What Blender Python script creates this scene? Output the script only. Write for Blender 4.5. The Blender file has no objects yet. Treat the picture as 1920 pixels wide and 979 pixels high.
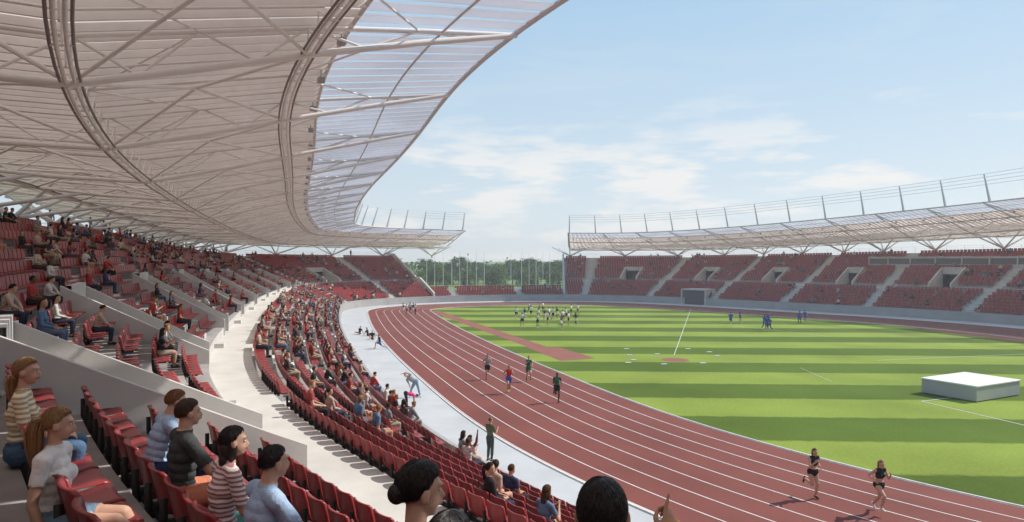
import bpy, math, random, time
import numpy as np
import bmesh
from mathutils import Vector, Matrix
random.seed(7); rng=np.random.default_rng(7)
scene=bpy.context.scene
scene.view_settings.view_transform='Standard'
scene.view_settings.look='None'
scene.view_settings.exposure=0
F_PX=1250.0; CAMZ=8.0
# ------------------------------------------------------------------ materials
def newmat(name):
    m=bpy.data.materials.new(name); m.use_nodes=True
    nt=m.node_tree; b=nt.nodes['Principled BSDF']
    return m,nt,b
def mat(name,col,rough=0.7,var=0.0,scale=4.0,bump=0.0,bscale=30.0,spec=0.3,metal=0.0,coord='Object',col2=None):
    m,nt,b=newmat(name)
    b.inputs['Roughness'].default_value=rough
    b.inputs['Metallic'].default_value=metal
    b.inputs['Specular IOR Level'].default_value=spec
    b.inputs['Base Color'].default_value=(*col,1)
    tc=nt.nodes.new('ShaderNodeTexCoord')
    if var>0 or col2:
        n=nt.nodes.new('ShaderNodeTexNoise'); n.inputs['Scale'].default_value=scale; n.inputs['Detail'].default_value=6
        n.inputs['Roughness'].default_value=0.6
        nt.links.new(tc.outputs[coord],n.inputs['Vector'])
        r=nt.nodes.new('ShaderNodeValToRGB')
        c1=tuple(max(0,c*(1-var)) for c in col); c2=col2 or tuple(min(1,c*(1+var)) for c in col)
        r.color_ramp.elements[0].position=0.3; r.color_ramp.elements[1].position=0.7
        r.color_ramp.elements[0].color=(*c1,1); r.color_ramp.elements[1].color=(*c2,1)
        nt.links.new(n.outputs['Fac'],r.inputs['Fac']); nt.links.new(r.outputs['Color'],b.inputs['Base Color'])
    if bump>0:
        n2=nt.nodes.new('ShaderNodeTexNoise'); n2.inputs['Scale'].default_value=bscale; n2.inputs['Detail'].default_value=4
        nt.links.new(tc.outputs[coord],n2.inputs['Vector'])
        bp=nt.nodes.new('ShaderNodeBump'); bp.inputs['Strength'].default_value=bump; bp.inputs['Distance'].default_value=0.02
        nt.links.new(n2.outputs['Fac'],bp.inputs['Height']); nt.links.new(bp.outputs['Normal'],b.inputs['Normal'])
    return m
M_conc2=mat('concrete_wall',(0.50,0.48,0.46),0.85,0.14,0.5,0.15,10)
M_front=mat('front_wall_concrete',(0.36,0.34,0.33),0.85,0.1,0.5)
M_tread=mat('concrete_tread',(0.34,0.32,0.31),0.9,0.15,1.1,0.2,15)
M_walk=mat('concourse_floor',(0.57,0.55,0.51),0.85,0.12,0.6)
M_apron=mat('apron_concrete',(0.48,0.49,0.50),0.85,0.10,0.35,0.1,8)
M_dark=mat('dark_fill',(0.10,0.09,0.09),0.8)  # flat dark colour stands in for the shade inside passages and tunnel
M_seat=mat('seat_plastic',(0.255,0.027,0.029),0.36,0.28,0.9,0,1,0.42)
M_seatd=mat('seat_bracket',(0.03,0.027,0.028),0.5)
M_steel=mat('white_steel',(0.80,0.77,0.74),0.45,0.05,2.0)
M_steel2=mat('white_crown_steel',(0.70,0.71,0.72),0.45)
M_rim=mat('roof_rim_steel',(0.62,0.57,0.54),0.5)
M_rail=mat('catwalk_rail_steel',(0.22,0.18,0.17),0.45)
M_lamp=mat('floodlight_housing',(0.35,0.34,0.34),0.5)
M_line=mat('line_paint',(0.72,0.69,0.66),0.7,0.12,3)
M_runway=mat('runway_rubber',(0.27,0.095,0.07),0.9,0.1,0.5)
M_dirt=mat('ground_grass',(0.15,0.23,0.05),0.95,0.3,0.05)
M_pave=mat('paving',(0.42,0.41,0.39),0.9,0.1,0.3)
M_box=mat('mat_cover',(0.74,0.74,0.71),0.6,0.03,1.5,0.1,3)
M_boxs=mat('mat_side_shaded',(0.40,0.42,0.42),0.7,0.05,1.5)  # sides of the white mat, their shade put into a greyer colour
M_bark=mat('bark',(0.12,0.085,0.06),0.9,0.3,6)
M_leafA=mat('leaf_light',(0.12,0.185,0.035),0.8,0.3,1.2)
M_leafB=mat('leaf_dark',(0.040,0.080,0.018),0.8,0.3,1.2)
M_leafC=mat('leaf_pale',(0.20,0.27,0.08),0.8,0.2,1.2)
M_glass=mat('box_glass',(0.12,0.13,0.14),0.15,spec=0.6)
def track_mat():
    m,nt,b=newmat('track_rubber')
    tc=nt.nodes.new('ShaderNodeTexCoord')
    n=nt.nodes.new('ShaderNodeTexNoise'); n.inputs['Scale'].default_value=0.25; n.inputs['Detail'].default_value=8
    n2=nt.nodes.new('ShaderNodeTexNoise'); n2.inputs['Scale'].default_value=22; n2.inputs['Detail'].default_value=3
    nt.links.new(tc.outputs['Object'],n.inputs['Vector']); nt.links.new(tc.outputs['Object'],n2.inputs['Vector'])
    ad=nt.nodes.new('ShaderNodeMath'); ad.operation='ADD'; nt.links.new(n.outputs['Fac'],ad.inputs[0]); nt.links.new(n2.outputs['Fac'],ad.inputs[1])
    r=nt.nodes.new('ShaderNodeValToRGB'); r.color_ramp.elements[0].position=0.35; r.color_ramp.elements[1].position=0.68
    mr=nt.nodes.new('ShaderNodeMath'); mr.operation='MULTIPLY'; mr.inputs[1].default_value=0.5; nt.links.new(ad.outputs[0],mr.inputs[0]); nt.links.new(mr.outputs[0],r.inputs['Fac'])
    r.color_ramp.elements[0].color=(0.155,0.044,0.035,1); r.color_ramp.elements[1].color=(0.240,0.070,0.053,1)
    nt.links.new(r.outputs['Color'],b.inputs['Base Color']); b.inputs['Roughness'].default_value=0.85; b.inputs['Specular IOR Level'].default_value=0.25
    return m
M_track=track_mat()
def grass_mat():
    m,nt,b=newmat('mown_grass')
    geo=nt.nodes.new('ShaderNodeNewGeometry')
    sx=nt.nodes.new('ShaderNodeSeparateXYZ'); nt.links.new(geo.outputs['Position'],sx.inputs[0])
    def math_(op,a,b_=None,c=None):
        n=nt.nodes.new('ShaderNodeMath'); n.operation=op
        for i,v in enumerate((a,b_,c)):
            if v is None: continue
            if isinstance(v,(int,float)): n.inputs[i].default_value=v
            else: nt.links.new(v,n.inputs[i])
        return n.outputs[0]
    nz=nt.nodes.new('ShaderNodeTexNoise'); nz.inputs['Scale'].default_value=1.5; nz.inputs['Detail'].default_value=5
    nt.links.new(geo.outputs['Position'],nz.inputs['Vector'])
    yy=math_('ADD',sx.outputs['Y'],math_('MULTIPLY',sx.outputs['X'],0.045))
    yy=math_('ADD',yy,math_('MULTIPLY',math_('SUBTRACT',nz.outputs['Fac'],0.5),0.45))
    ph=math_('FRACT',math_('DIVIDE',math_('SUBTRACT',yy,25.6+0.0),9.2))
    st=nt.nodes.new('ShaderNodeMapRange'); st.inputs['From Min'].default_value=0.235; st.inputs['From Max'].default_value=0.265
    sh=math_('FRACT',math_('ADD',ph,0.25)); tri=math_('ABSOLUTE',math_('SUBTRACT',sh,0.5))
    nt.links.new(tri,st.inputs['Value'])
    fine=nt.nodes.new('ShaderNodeTexNoise'); fine.inputs['Scale'].default_value=7; fine.inputs['Detail'].default_value=9; fine.inputs['Roughness'].default_value=0.8
    nt.links.new(geo.outputs['Position'],fine.inputs['Vector'])
    big=nt.nodes.new('ShaderNodeTexNoise'); big.inputs['Scale'].default_value=0.15; big.inputs['Detail'].default_value=6
    nt.links.new(geo.outputs['Position'],big.inputs['Vector'])
    mx=nt.nodes.new('ShaderNodeMix'); mx.data_type='RGBA'
    nt.links.new(st.outputs[0],mx.inputs[0])
    mx.inputs[6].default_value=(0.215,0.270,0.045,1); mx.inputs[7].default_value=(0.088,0.132,0.018,1)
    v=math_('ADD',math_('MULTIPLY',fine.outputs['Fac'],1.2),math_('MULTIPLY',big.outputs['Fac'],0.9))
    m2=nt.nodes.new('ShaderNodeVectorMath'); m2.operation='SCALE'; nt.links.new(mx.outputs[2],m2.inputs[0]); nt.links.new(v,m2.inputs['Scale'])
    nt.links.new(m2.outputs[0],b.inputs['Base Color']); b.inputs['Roughness'].default_value=0.95; b.inputs['Specular IOR Level'].default_value=0.1
    bp=nt.nodes.new('ShaderNodeBump'); bp.inputs['Strength'].default_value=0.5; bp.inputs['Distance'].default_value=0.05
    nt.links.new(fine.outputs['Fac'],bp.inputs['Height']); nt.links.new(bp.outputs[0],b.inputs['Normal'])
    return m
M_grass=grass_mat()
def membrane(name,col,tr,mix):
    m=bpy.data.materials.new(name); m.use_nodes=True; nt=m.node_tree; nt.nodes.clear()
    o=nt.nodes.new('ShaderNodeOutputMaterial'); d=nt.nodes.new('ShaderNodeBsdfDiffuse'); t=nt.nodes.new('ShaderNodeBsdfTranslucent'); x=nt.nodes.new('ShaderNodeMixShader')
    tc=nt.nodes.new('ShaderNodeTexCoord'); n=nt.nodes.new('ShaderNodeTexNoise'); n.inputs['Scale'].default_value=0.25; nt.links.new(tc.outputs['Object'],n.inputs['Vector'])
    r=nt.nodes.new('ShaderNodeValToRGB'); r.color_ramp.elements[0].color=(*[c*0.85 for c in tr],1); r.color_ramp.elements[1].color=(*tr,1)
    r.color_ramp.elements[0].position=0.35; r.color_ramp.elements[1].position=0.65
    nt.links.new(n.outputs['Fac'],r.inputs['Fac']); nt.links.new(r.outputs[0],t.inputs['Color'])
    d.inputs['Color'].default_value=(*col,1); x.inputs[0].default_value=mix
    nt.links.new(d.outputs[0],x.inputs[1]); nt.links.new(t.outputs[0],x.inputs[2]); nt.links.new(x.outputs[0],o.inputs[0])
    return m
M_mem=membrane('roof_membrane',(0.82,0.76,0.72),(0.90,0.73,0.63),0.55)
M_memf=membrane('roof_front_panel',(0.84,0.84,0.85),(0.88,0.88,0.92),0.6)

class MB:
    def __init__(s): s.v=[]; s.f=[]; s.m=[]; s.n=0
    def add(s,verts,faces,mi=0):
        n=s.n; s.v.extend([tuple(map(float,p)) for p in verts]); s.n+=len(verts)
        for f in faces: s.f.append([i+n for i in f]); s.m.append(mi)
    def quad(s,a,b,c,d,mi=0): s.add([a,b,c,d],[(0,1,2,3)],mi)
    def tube(s,p,q,r,n=6,mi=0,r2=None,caps=True):
        p=np.array(p,float); q=np.array(q,float); d=q-p; L=np.linalg.norm(d)
        if L<1e-6: return
        d/=L; a=np.array([0,0,1.]) if abs(d[2])<0.9 else np.array([1.,0,0])
        u=np.cross(d,a); u/=np.linalg.norm(u); w=np.cross(d,u); r2=r if r2 is None else r2
        an=np.arange(n)*2*math.pi/n+math.pi/n
        ring=np.outer(np.cos(an),u)+np.outer(np.sin(an),w)
        V=np.vstack([p+ring*r,q+ring*r2]); F=[(i,(i+1)%n,n+(i+1)%n,n+i) for i in range(n)]
        if caps: F+= [tuple(range(n))[::-1],tuple(range(n,2*n))]
        s.add(V,F,mi)
    def poly(s,pts,rs,n=4,mi=0):
        pts=np.array(pts,float); K=len(pts); tg=np.gradient(pts,axis=0); rings=[]
        an=np.arange(n)*2*math.pi/n
        for k in range(K):
            d=tg[k]/(np.linalg.norm(tg[k])+1e-9); a=np.array([0.3,0.2,1.]) if abs(d[2])<0.9 else np.array([1.,0.1,0])
            u=np.cross(d,a); u/=np.linalg.norm(u); w=np.cross(d,u)
            rings.append(pts[k]+(np.outer(np.cos(an),u)+np.outer(np.sin(an),w))*rs[k])
        V=np.vstack(rings); F=[]
        for k in range(K-1):
            for i in range(n): F.append((k*n+i,k*n+(i+1)%n,(k+1)*n+(i+1)%n,(k+1)*n+i))
        F+=[tuple(range(n))[::-1],tuple(range((K-1)*n,K*n))]
        s.add(V,F,mi)
    def box(s,c,sx,sy,sz,ang=0,mi=0):
        c=np.array(c,float); ca,sa=math.cos(ang),math.sin(ang)
        V=[]
        for z in (-.5,.5):
            for x,y in ((-.5,-.5),(.5,-.5),(.5,.5),(-.5,.5)):
                X=x*sx;Y=y*sy; V.append(c+np.array([X*ca-Y*sa,X*sa+Y*ca,z*sz]))
        s.add(V,[(3,2,1,0),(4,5,6,7),(0,1,5,4),(1,2,6,5),(2,3,7,6),(3,0,4,7)],mi)
    def obj(s,name,mats,parent=None,smooth=False):
        me=bpy.data.meshes.new(name); me.from_pydata(s.v,[],s.f)
        for m in mats: me.materials.append(m)
        me.polygons.foreach_set('material_index',s.m)
        if smooth: me.polygons.foreach_set('use_smooth',[True]*len(s.f))
        me.update(); o=bpy.data.objects.new(name,me); scene.collection.objects.link(o)
        if parent: o.parent=parent
        return o
def empty(name,loc=(0,0,0)):
    e=bpy.data.objects.new(name,None); e.location=loc; scene.collection.objects.link(e); return e

# plan curve: x, y, roof edge z, rake factor, roof inner shift, roof back lift
ctrl=np.array([(6,12.5,15.0,.95,3.3,.5),(1.65,18,15.0,.95,2.5,.6),(-2.6,25,14.9,.97,1.4,.8),(-5.8,32,14.7,1.02,.3,1.1),(-9.3,42,14.5,1.07,0,1.5),(-14.5,58,14.4,1.08,0,1.1),(-20,77,14.2,1.0,0,.4),(-25,97,14.0,.9,0,0),
 (-27.5,110,14,.86,0,0),(-24,120,14,.85,0,0),(-14,129,14,.84,0,0),(0,134,13.8,.84,0,0),(14,134.5,13.6,.84,0,0),(26,129,13.5,.85,0,0),(38,117,13.8,.88,0,0),(48,105,14.4,.92,0,0),(57,94,15.1,.96,0,0),(64,80,15.7,1,0,0),
 (68,62,16.1,1,0,0),(67,42,16.1,1,0,0),(60,24,15.8,1,0,0),(47,11,15.6,1,0,0),(31,4,15.5,1,1,0),(19,4,15.4,.97,2.4,0),(11,7.8,15.1,.95,3.3,.3)],float)
NC=ctrl.shape[1]
def catmull(P,n=40):
    out=[];K=len(P)
    for i in range(K):
        p0,p1,p2,p3=P[i-1],P[i],P[(i+1)%K],P[(i+2)%K]
        for t in np.arange(n)/n:
            out.append(0.5*((2*p1)+(-p0+p2)*t+(2*p0-5*p1+4*p2-p3)*t*t+(-p0+3*p1-3*p2+p3)*t**3))
    return np.array(out)
C=catmull(ctrl)
def resample(C,n):
    D=np.vstack([C,C[:1]]); L=np.concatenate([[0],np.cumsum(np.linalg.norm(np.diff(D[:,:2],axis=0),axis=1))])
    s=np.arange(n)*L[-1]/n
    return np.stack([np.interp(s,L,D[:,k]) for k in range(NC)],1),L[-1]
C,LEN=resample(C,900)
k=np.arange(-24,25); g=np.exp(-0.5*(k/9.0)**2); g/=g.sum()
C=sum(np.roll(C,kk,axis=0)*w for kk,w in zip(k,g))
C,LEN=resample(C,900)
SS=np.arange(900)*LEN/900
TG=(np.roll(C,-1,0)-np.roll(C,1,0))[:,:2]; TG/=np.linalg.norm(TG,axis=1)[:,None]
NN=np.stack([-TG[:,1],TG[:,0]],1)
def itp(s,a): return np.interp(np.mod(s,LEN),SS,a,period=LEN)
def Nrm(s):
    x=itp(s,NN[:,0]); y=itp(s,NN[:,1]); l=np.hypot(x,y); return x/l,y/l
def P(s,off,z=0.0):
    if callable(z): z=z(s)
    nx,ny=Nrm(s); return np.array([itp(s,C[:,0])+nx*off, itp(s,C[:,1])+ny*off, z+0*nx])
def ZI(s): return itp(s,C[:,2])
def s_near(x,y,off=0):
    p=P(SS,off); return SS[np.argmin((p[0]-x)**2+(p[1]-y)**2)]
sgA=s_near(-15,128.5); sgB=s_near(10.5,134.6)
rgA=s_near(-10,131); rgB=s_near(11.5,134.6)
def in_gap(s): s=s%LEN; return sgA<s<sgB
sv0=s_near(-3.35,12.2,8.0); VW=2.4
nv=int(round(LEN/13.2)); VSP=LEN/nv
vom=[(sv0+i*VSP)%LEN for i in range(nv)]
vom=[v for v in vom if not (in_gap(v-1) or in_gap(v+VW+1) or in_gap(v))]
aisles=[(sv0+VW/2+VSP*(i+0.5))%LEN for i in range(nv)]
def modd(a,b): d=(a-b+LEN/2)%LEN-LEN/2; return d
aisles=[a for a in aisles if not (-9<modd(a,sv0)<0)]
def in_vom(s,pad=0.0): return any(-pad<modd(s,v)<VW+pad for v in vom)
def in_aisle(s,w=0.62): return any(abs(modd(s,a))<w for a in aisles)
def rowz(j,s): return 3.8+0.42*(j+1)*itp(s,C[:,3])
def RZf(j,d=0.0): return lambda s: rowz(j,s)+d
NU=14
S=list(np.arange(0,LEN,1.0))
for v in vom: S+= [v,v+VW]
S+=[sgA,sgB]
S=sorted(set(round(x%LEN,4) for x in S)); S=[S[0]]+[b for a,b in zip(S,S[1:]) if b-a>0.02]
S2=S+[S[0]+LEN]
stand=empty('grandstand')
mb=MB()
def strip(mb,o1,z1,o2,z2,mi,cond=None,lst=None):
    L_=lst or S2
    for a,b in zip(L_,L_[1:]):
        mid=(a+b)/2
        if cond and not cond(mid%LEN): continue
        mb.quad(P(a,o1,z1),P(b,o1,z1),P(b,o2,z2),P(a,o2,z2),mi)
notgap=lambda s: not in_gap(s)
for kx in range(7):
    c=None if kx<4 else notgap
    o=0.9*kx; z=1+0.4*kx
    strip(mb,o,z,o+0.9,z,0,c)
    strip(mb,o+0.9,z,o+0.9,z+0.4,1,None if kx<3 else notgap)
strip(mb,6.3,3.8,8.0,3.8,2,notgap)
nv_=lambda s: not in_gap(s) and not in_vom(s)
for j in range(NU):
    o=8+0.85*j
    strip(mb,o,RZf(j-1),o,RZf(j),1,nv_ if j<6 else notgap)
    strip(mb,o,RZf(j),o+0.85,RZf(j),0,nv_ if j<5 else notgap)
strip(mb,19.9,RZf(13),23,RZf(13),2,notgap)
strip(mb,23,0,23,RZf(13),1,notgap)
strip(mb,3.6,0,3.6,2.2,1,in_gap)
strip(mb,0,1.25,-0.18,1.25,4); strip(mb,-0.18,1.25,-0.18,0,4); strip(mb,0,1.0,0,1.25,4)
strip(mb,8.0,3.8,17,3.8,2,in_vom)
hz_=RZf(5,0.85)
lint=lambda s: 5.98
strip(mb,12.25,lint,12.25,hz_,1,in_vom); strip(mb,12.43,lint,12.43,hz_,1,in_vom); strip(mb,12.25,hz_,12.43,hz_,1,in_vom); strip(mb,12.25,lint,12.43,lint,1,in_vom)
strip(mb,14.5,3.8,14.5,6.3,3,in_vom)  # dark sheet closes each passage, its shade put into the colour
mb.obj('seating_tiers',[M_tread,M_conc2,M_walk,M_dark,M_front],stand)
def radial_wall(mb,s,offs,zt,zb,th,mi=0):
    n=len(offs); V=[]
    nx,ny=Nrm(s); tx,ty=ny,-nx
    for o,a,b in zip(offs,zt,zb):
        p=P(s,o)
        for sg in (-1,1):
            x=p[0]+tx*th/2*sg; y=p[1]+ty*th/2*sg
            V.append((x,y,a)); V.append((x,y,b))
    F=[]
    for i in range(n-1):
        a=i*4; b=a+4
        F+=[(a,a+2,b+2,b),(a,b,b+1,a+1),(a+2,a+3,b+3,b+2),(a+1,b+1,b+3,a+3)]
    F+=[(0,1,3,2),((n-1)*4,(n-1)*4+2,(n-1)*4+3,(n-1)*4+1)]
    mb.add(V,F,mi)
mb=MB()
for v in vom:
    for s in (v-0.11,v+VW+0.11):
        zt=float(rowz(5,s))+0.86
        radial_wall(mb,s,[7.95,8.6,12.55],[4.70,5.02,zt],[3.75,3.75,3.75],0.22,0)
prof_o=[-0.1,6.3,8.0,19.9,23.2]
for s in (sgA,sgB):
    t=float(rowz(13,s)); radial_wall(mb,s,prof_o,[1.9,4.7,4.75,t+0.9,t+1.0],[0]*5,0.35,0)
o=mb.obj('vomitory_walls',[M_conc2],stand)
mb=MB()
for a in aisles:
    nx,ny=Nrm(a); an=math.atan2(ny,nx)
    for kx in range(7):
        if in_gap(a) and kx>3: continue
        p=P(a,0.9*kx+0.675); mb.box((p[0],p[1],1+0.4*kx+0.1),0.45,1.15,0.2,an,0)
    if in_gap(a): continue
    for j in range(0,NU-1):
        p=P(a,8+0.85*j+0.64); mb.box((p[0],p[1],float(rowz(j,a))+0.09),0.42,1.15,0.23,an,0)
    p=P(a,7.79); mb.box((p[0],p[1],3.8+0.105),0.42,1.15,0.21,an,0)
mb.obj('aisle_steps',[M_walk],stand)
mb=MB()
sl=np.arange(0,LEN,1.9)
for i,a in enumerate(sl):
    b=sl[(i+1)%len(sl)]
    if in_gap(a): 
        mb.tube(P(a,3.5,2.2),P(a,3.5,3.1),0.03,4)
        for z in (2.65,3.1): mb.tube(P(a,3.5,z),P(b,3.5,z),0.02,4,caps=False)
        continue
    if in_gap(b): continue
    mb.tube(P(a,22.6,RZf(13)),P(a,22.6,RZf(13,1.1)),0.03,4)
    for z in (0.4,0.75,1.1): mb.tube(P(a,22.6,RZf(13,z)),P(b,22.6,RZf(13,z)),0.02,4,caps=False)
mb.obj('back_railing',[M_steel2],stand)

# ------------------------------------------------------------------ seats
def seat_detail():
    prof=[(0.40,0.385),(0.415,0.41),(0.36,0.425),(0.22,0.405),(0.09,0.405),(0.03,0.44),(0.0,0.52),(-0.025,0.66),(-0.055,0.79),(-0.075,0.815)]
    nw=6; top=[];bot=[]
    for i,(y,z) in enumerate(prof):
        for kx in range(nw):
            u=kx/(nw-1)*2-1; hw=0.225 if 0<i<len(prof)-1 else 0.20
            if i==0 or i==len(prof)-1: hw=0.19
            bow=0.03*u*u
            back=i>=5
            yy=y+(bow*1.3 if back else 0); zz=z+(bow*0.7 if not back else 0)
            top.append((u*hw,yy,zz)); bot.append((u*hw*0.97,yy-(0.035 if back else 0),zz-(0.035 if not back else 0.0)))
    n=len(prof); V=np.array(top+bot); F=[]; N=n*nw
    for i in range(n-1):
        for kx in range(nw-1):
            a=i*nw+kx; F.append((a,a+1,a+nw+1,a+nw)); F.append((N+a,N+a+nw,N+a+nw+1,N+a+1))
    for i in range(n-1):
        a=i*nw; F.append((a,a+nw,N+a+nw,N+a)); a=i*nw+nw-1; F.append((a,N+a,N+a+nw,a+nw))
    for kx in range(nw-1):
        F.append((kx,N+kx,N+kx+1,kx+1)); a=(n-1)*nw+kx; F.append((a,a+1,N+a+1,N+a))
    M=[0]*len(F)
    def bx(x0,x1,y0,y1,z0,z1):
        nonlocal V
        b=len(V); V=np.vstack([V,[(x,y,z) for z in (z0,z1) for x,y in ((x0,y0),(x1,y0),(x1,y1),(x0,y1))]])
        for q in ((3,2,1,0),(4,5,6,7),(0,1,5,4),(1,2,6,5),(2,3,7,6),(3,0,4,7)): F.append(tuple(b+i for i in q)); M.append(1)
    bx(-0.245,-0.228,-0.03,0.30,0.30,0.44); bx(-0.245,-0.228,-0.09,-0.03,0.05,0.62); bx(-0.22,0.22,-0.03,0.03,0.33,0.37)
    return V,np.array(F),np.array(M)
def seat_low():
    V=[];F=[];M=[]
    def bx(x0,x1,y0,y1,z0,z1,ty=0,mi=0):
        b=len(V); V.extend([(x,y+(ty if z==z1 else 0),z) for z in (z0,z1) for x,y in ((x0,y0),(x1,y0),(x1,y1),(x0,y1))])
        for q in ((3,2,1,0),(4,5,6,7),(0,1,5,4),(1,2,6,5),(2,3,7,6),(3,0,4,7)): F.append(tuple(b+i for i in q)); M.append(mi)
    bx(-0.22,0.22,0.0,0.41,0.38,0.43); bx(-0.22,0.22,-0.03,0.02,0.43,0.81,-0.05)
    return np.array(V),np.array(F),np.array(M)
rows=[]
for kx in range(7): rows.append((0.9*kx,lambda s,kx=kx:1+0.4*kx,0,kx))
for j in range(NU-1): rows.append((8+0.85*j,RZf(j),1,j))
seatpos=[]
for (o,zf,tier,ri) in rows:
    so=o+0.75
    ss=np.arange(0,LEN,0.1); p=P(ss,so); dl=np.hypot(np.diff(p[0]),np.diff(p[1])); cl=np.concatenate([[0],np.cumsum(dl)])
    tgt=np.arange(0.1,cl[-1],0.52)
    for t in tgt:
        s=float(np.interp(t,cl,ss))
        if in_aisle(s,0.80): continue
        if in_gap(s) and not (tier==0 and ri<4): continue
        if (abs(modd(s,sgA))<0.45 or abs(modd(s,sgB))<0.45): continue
        if tier==1 and ri<6 and in_vom(s,0.47): continue
        z=float(zf(s)); q=P(s,so,z); nx,ny=Nrm(s)
        seatpos.append((q[0],q[1],z,float(nx),float(ny),s,tier,ri))
SP=np.array(seatpos)
def bulk(name,tmpl,pos,nx,ny,mats,parent,smooth=False):
    V,F,M=tmpl; n=len(pos)
    fx,fy=-nx,-ny; rx,ry=fy,-fx
    X=pos[:,0:1]+rx[:,None]*V[None,:,0]+fx[:,None]*V[None,:,1]
    Y=pos[:,1:2]+ry[:,None]*V[None,:,0]+fy[:,None]*V[None,:,1]
    Z=pos[:,2:3]+V[None,:,2]
    co=np.stack([X,Y,Z],2).reshape(-1).astype(np.float32)
    fa=(F[None]+(np.arange(n)*len(V))[:,None,None]).reshape(-1).astype(np.int32)
    nf=n*len(F); me=bpy.data.meshes.new(name)
    me.vertices.add(n*len(V)); me.vertices.foreach_set('co',co)
    me.loops.add(nf*4); me.loops.foreach_set('vertex_index',fa)
    me.polygons.add(nf); me.polygons.foreach_set('loop_start',np.arange(nf,dtype=np.int32)*4)
    me.polygons.foreach_set('material_index',np.tile(M,n).astype(np.int32))
    for m in mats: me.materials.append(m)
    me.polygons.foreach_set('use_smooth',np.full(nf,smooth))
    me.update(calc_edges=True); me.validate()
    o=bpy.data.objects.new(name,me); scene.collection.objects.link(o); o.parent=parent; return o
dist=np.hypot(SP[:,0],SP[:,1])
near=(dist<26)
seats=empty('stadium_seats')
keep=dist>1.15
nr=near&keep; bulk('near_seats',seat_detail(),SP[nr,:3],SP[nr,3],SP[nr,4],[M_seat,M_seatd],seats,True)
fr=~near; bulk('distant_seats',seat_low(),SP[fr,:3],SP[fr,3],SP[fr,4],[M_seat,M_seatd],seats)

# ------------------------------------------------------------------ roof
roof=empty('stadium_roof')
def RZ(s,off):
    zi=float(ZI(s)); zb=11.7+(zi-14.5)*0.6+float(itp(s,C[:,5]))
    return float(np.interp(off,[-2,4.5,10.5,23.5],[zi,zi-0.95,zi-2.05,zb]))
def RP(s,off,dz=0.0):
    sh=float(itp(s,C[:,4]))*max(0.0,1-max(0,off-3)/13.0)
    return P(s,off+sh,RZ(s,off)+dz)
RS=[s for s in np.arange(rgB,rgA+LEN,1.0)]+[rgA+LEN]
offs=[3.2,4.5,7.5,10.5,14,18,23.5]
mb=MB()
for a,b in zip(RS,RS[1:]):
    for o1,o2 in zip(offs,offs[1:]): mb.quad(RP(a,o1),RP(b,o1),RP(b,o2),RP(a,o2),0)
mb.obj('roof_membrane',[M_mem],roof,True)
def strutstrip(mb,s,olist,w,h,dz,mi):
    nx,ny=Nrm(s); tx,ty=ny*w/2,-nx*w/2
    V=[]
    for o in olist:
        p=RP(s,o,-dz); V+=[(p[0]+tx,p[1]+ty,p[2]),(p[0]-tx,p[1]-ty,p[2]),(p[0]+tx,p[1]+ty,p[2]-h),(p[0]-tx,p[1]-ty,p[2]-h)]
    F=[]
    for i in range(len(olist)-1):
        a=4*i;b=a+4
        F+=[(a,a+1,b+1,b),(a+2,b+2,b+3,a+3),(a,b,b+2,a+2),(a+1,a+3,b+3,b+1)]
    F+=[(0,2,3,1),(len(V)-4,len(V)-3,len(V)-1,len(V)-2)]
    mb.add(V,F,mi)
mb=MB()
for s in np.arange(rgB+0.2,rgA+LEN,0.62):
    strutstrip(mb,s,[3.2,4.5,7.5,10.5,14,18,23.4],0.08,0.18,0.02,0)
mb.obj('roof_purlins',[M_steel],roof)
mb=MB()
for s in np.arange(rgB+0.2,rgA+LEN,0.80):
    strutstrip(mb,s,[-1.9,1.0,3.15],0.60,0.05,0.0,0)
mb.obj('front_louvre_blades',[M_memf],roof)
mb=MB()
kn=[-2,1.2,4.5,7.5,10.5,14,17,20,23.4]
dep=[0.12,0.45,0.8,1.0,1.15,1.15,1.0,0.75,0.4]
nt_=int(round((rgA+LEN-rgB)/7.2)); TS=np.linspace(rgB+0.15,rgA+LEN-0.15,nt_+1)
def B(s,i): return RP(s,kn[i],-dep[i])
def Tp(s,i): return RP(s,kn[i],-0.12)
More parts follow.
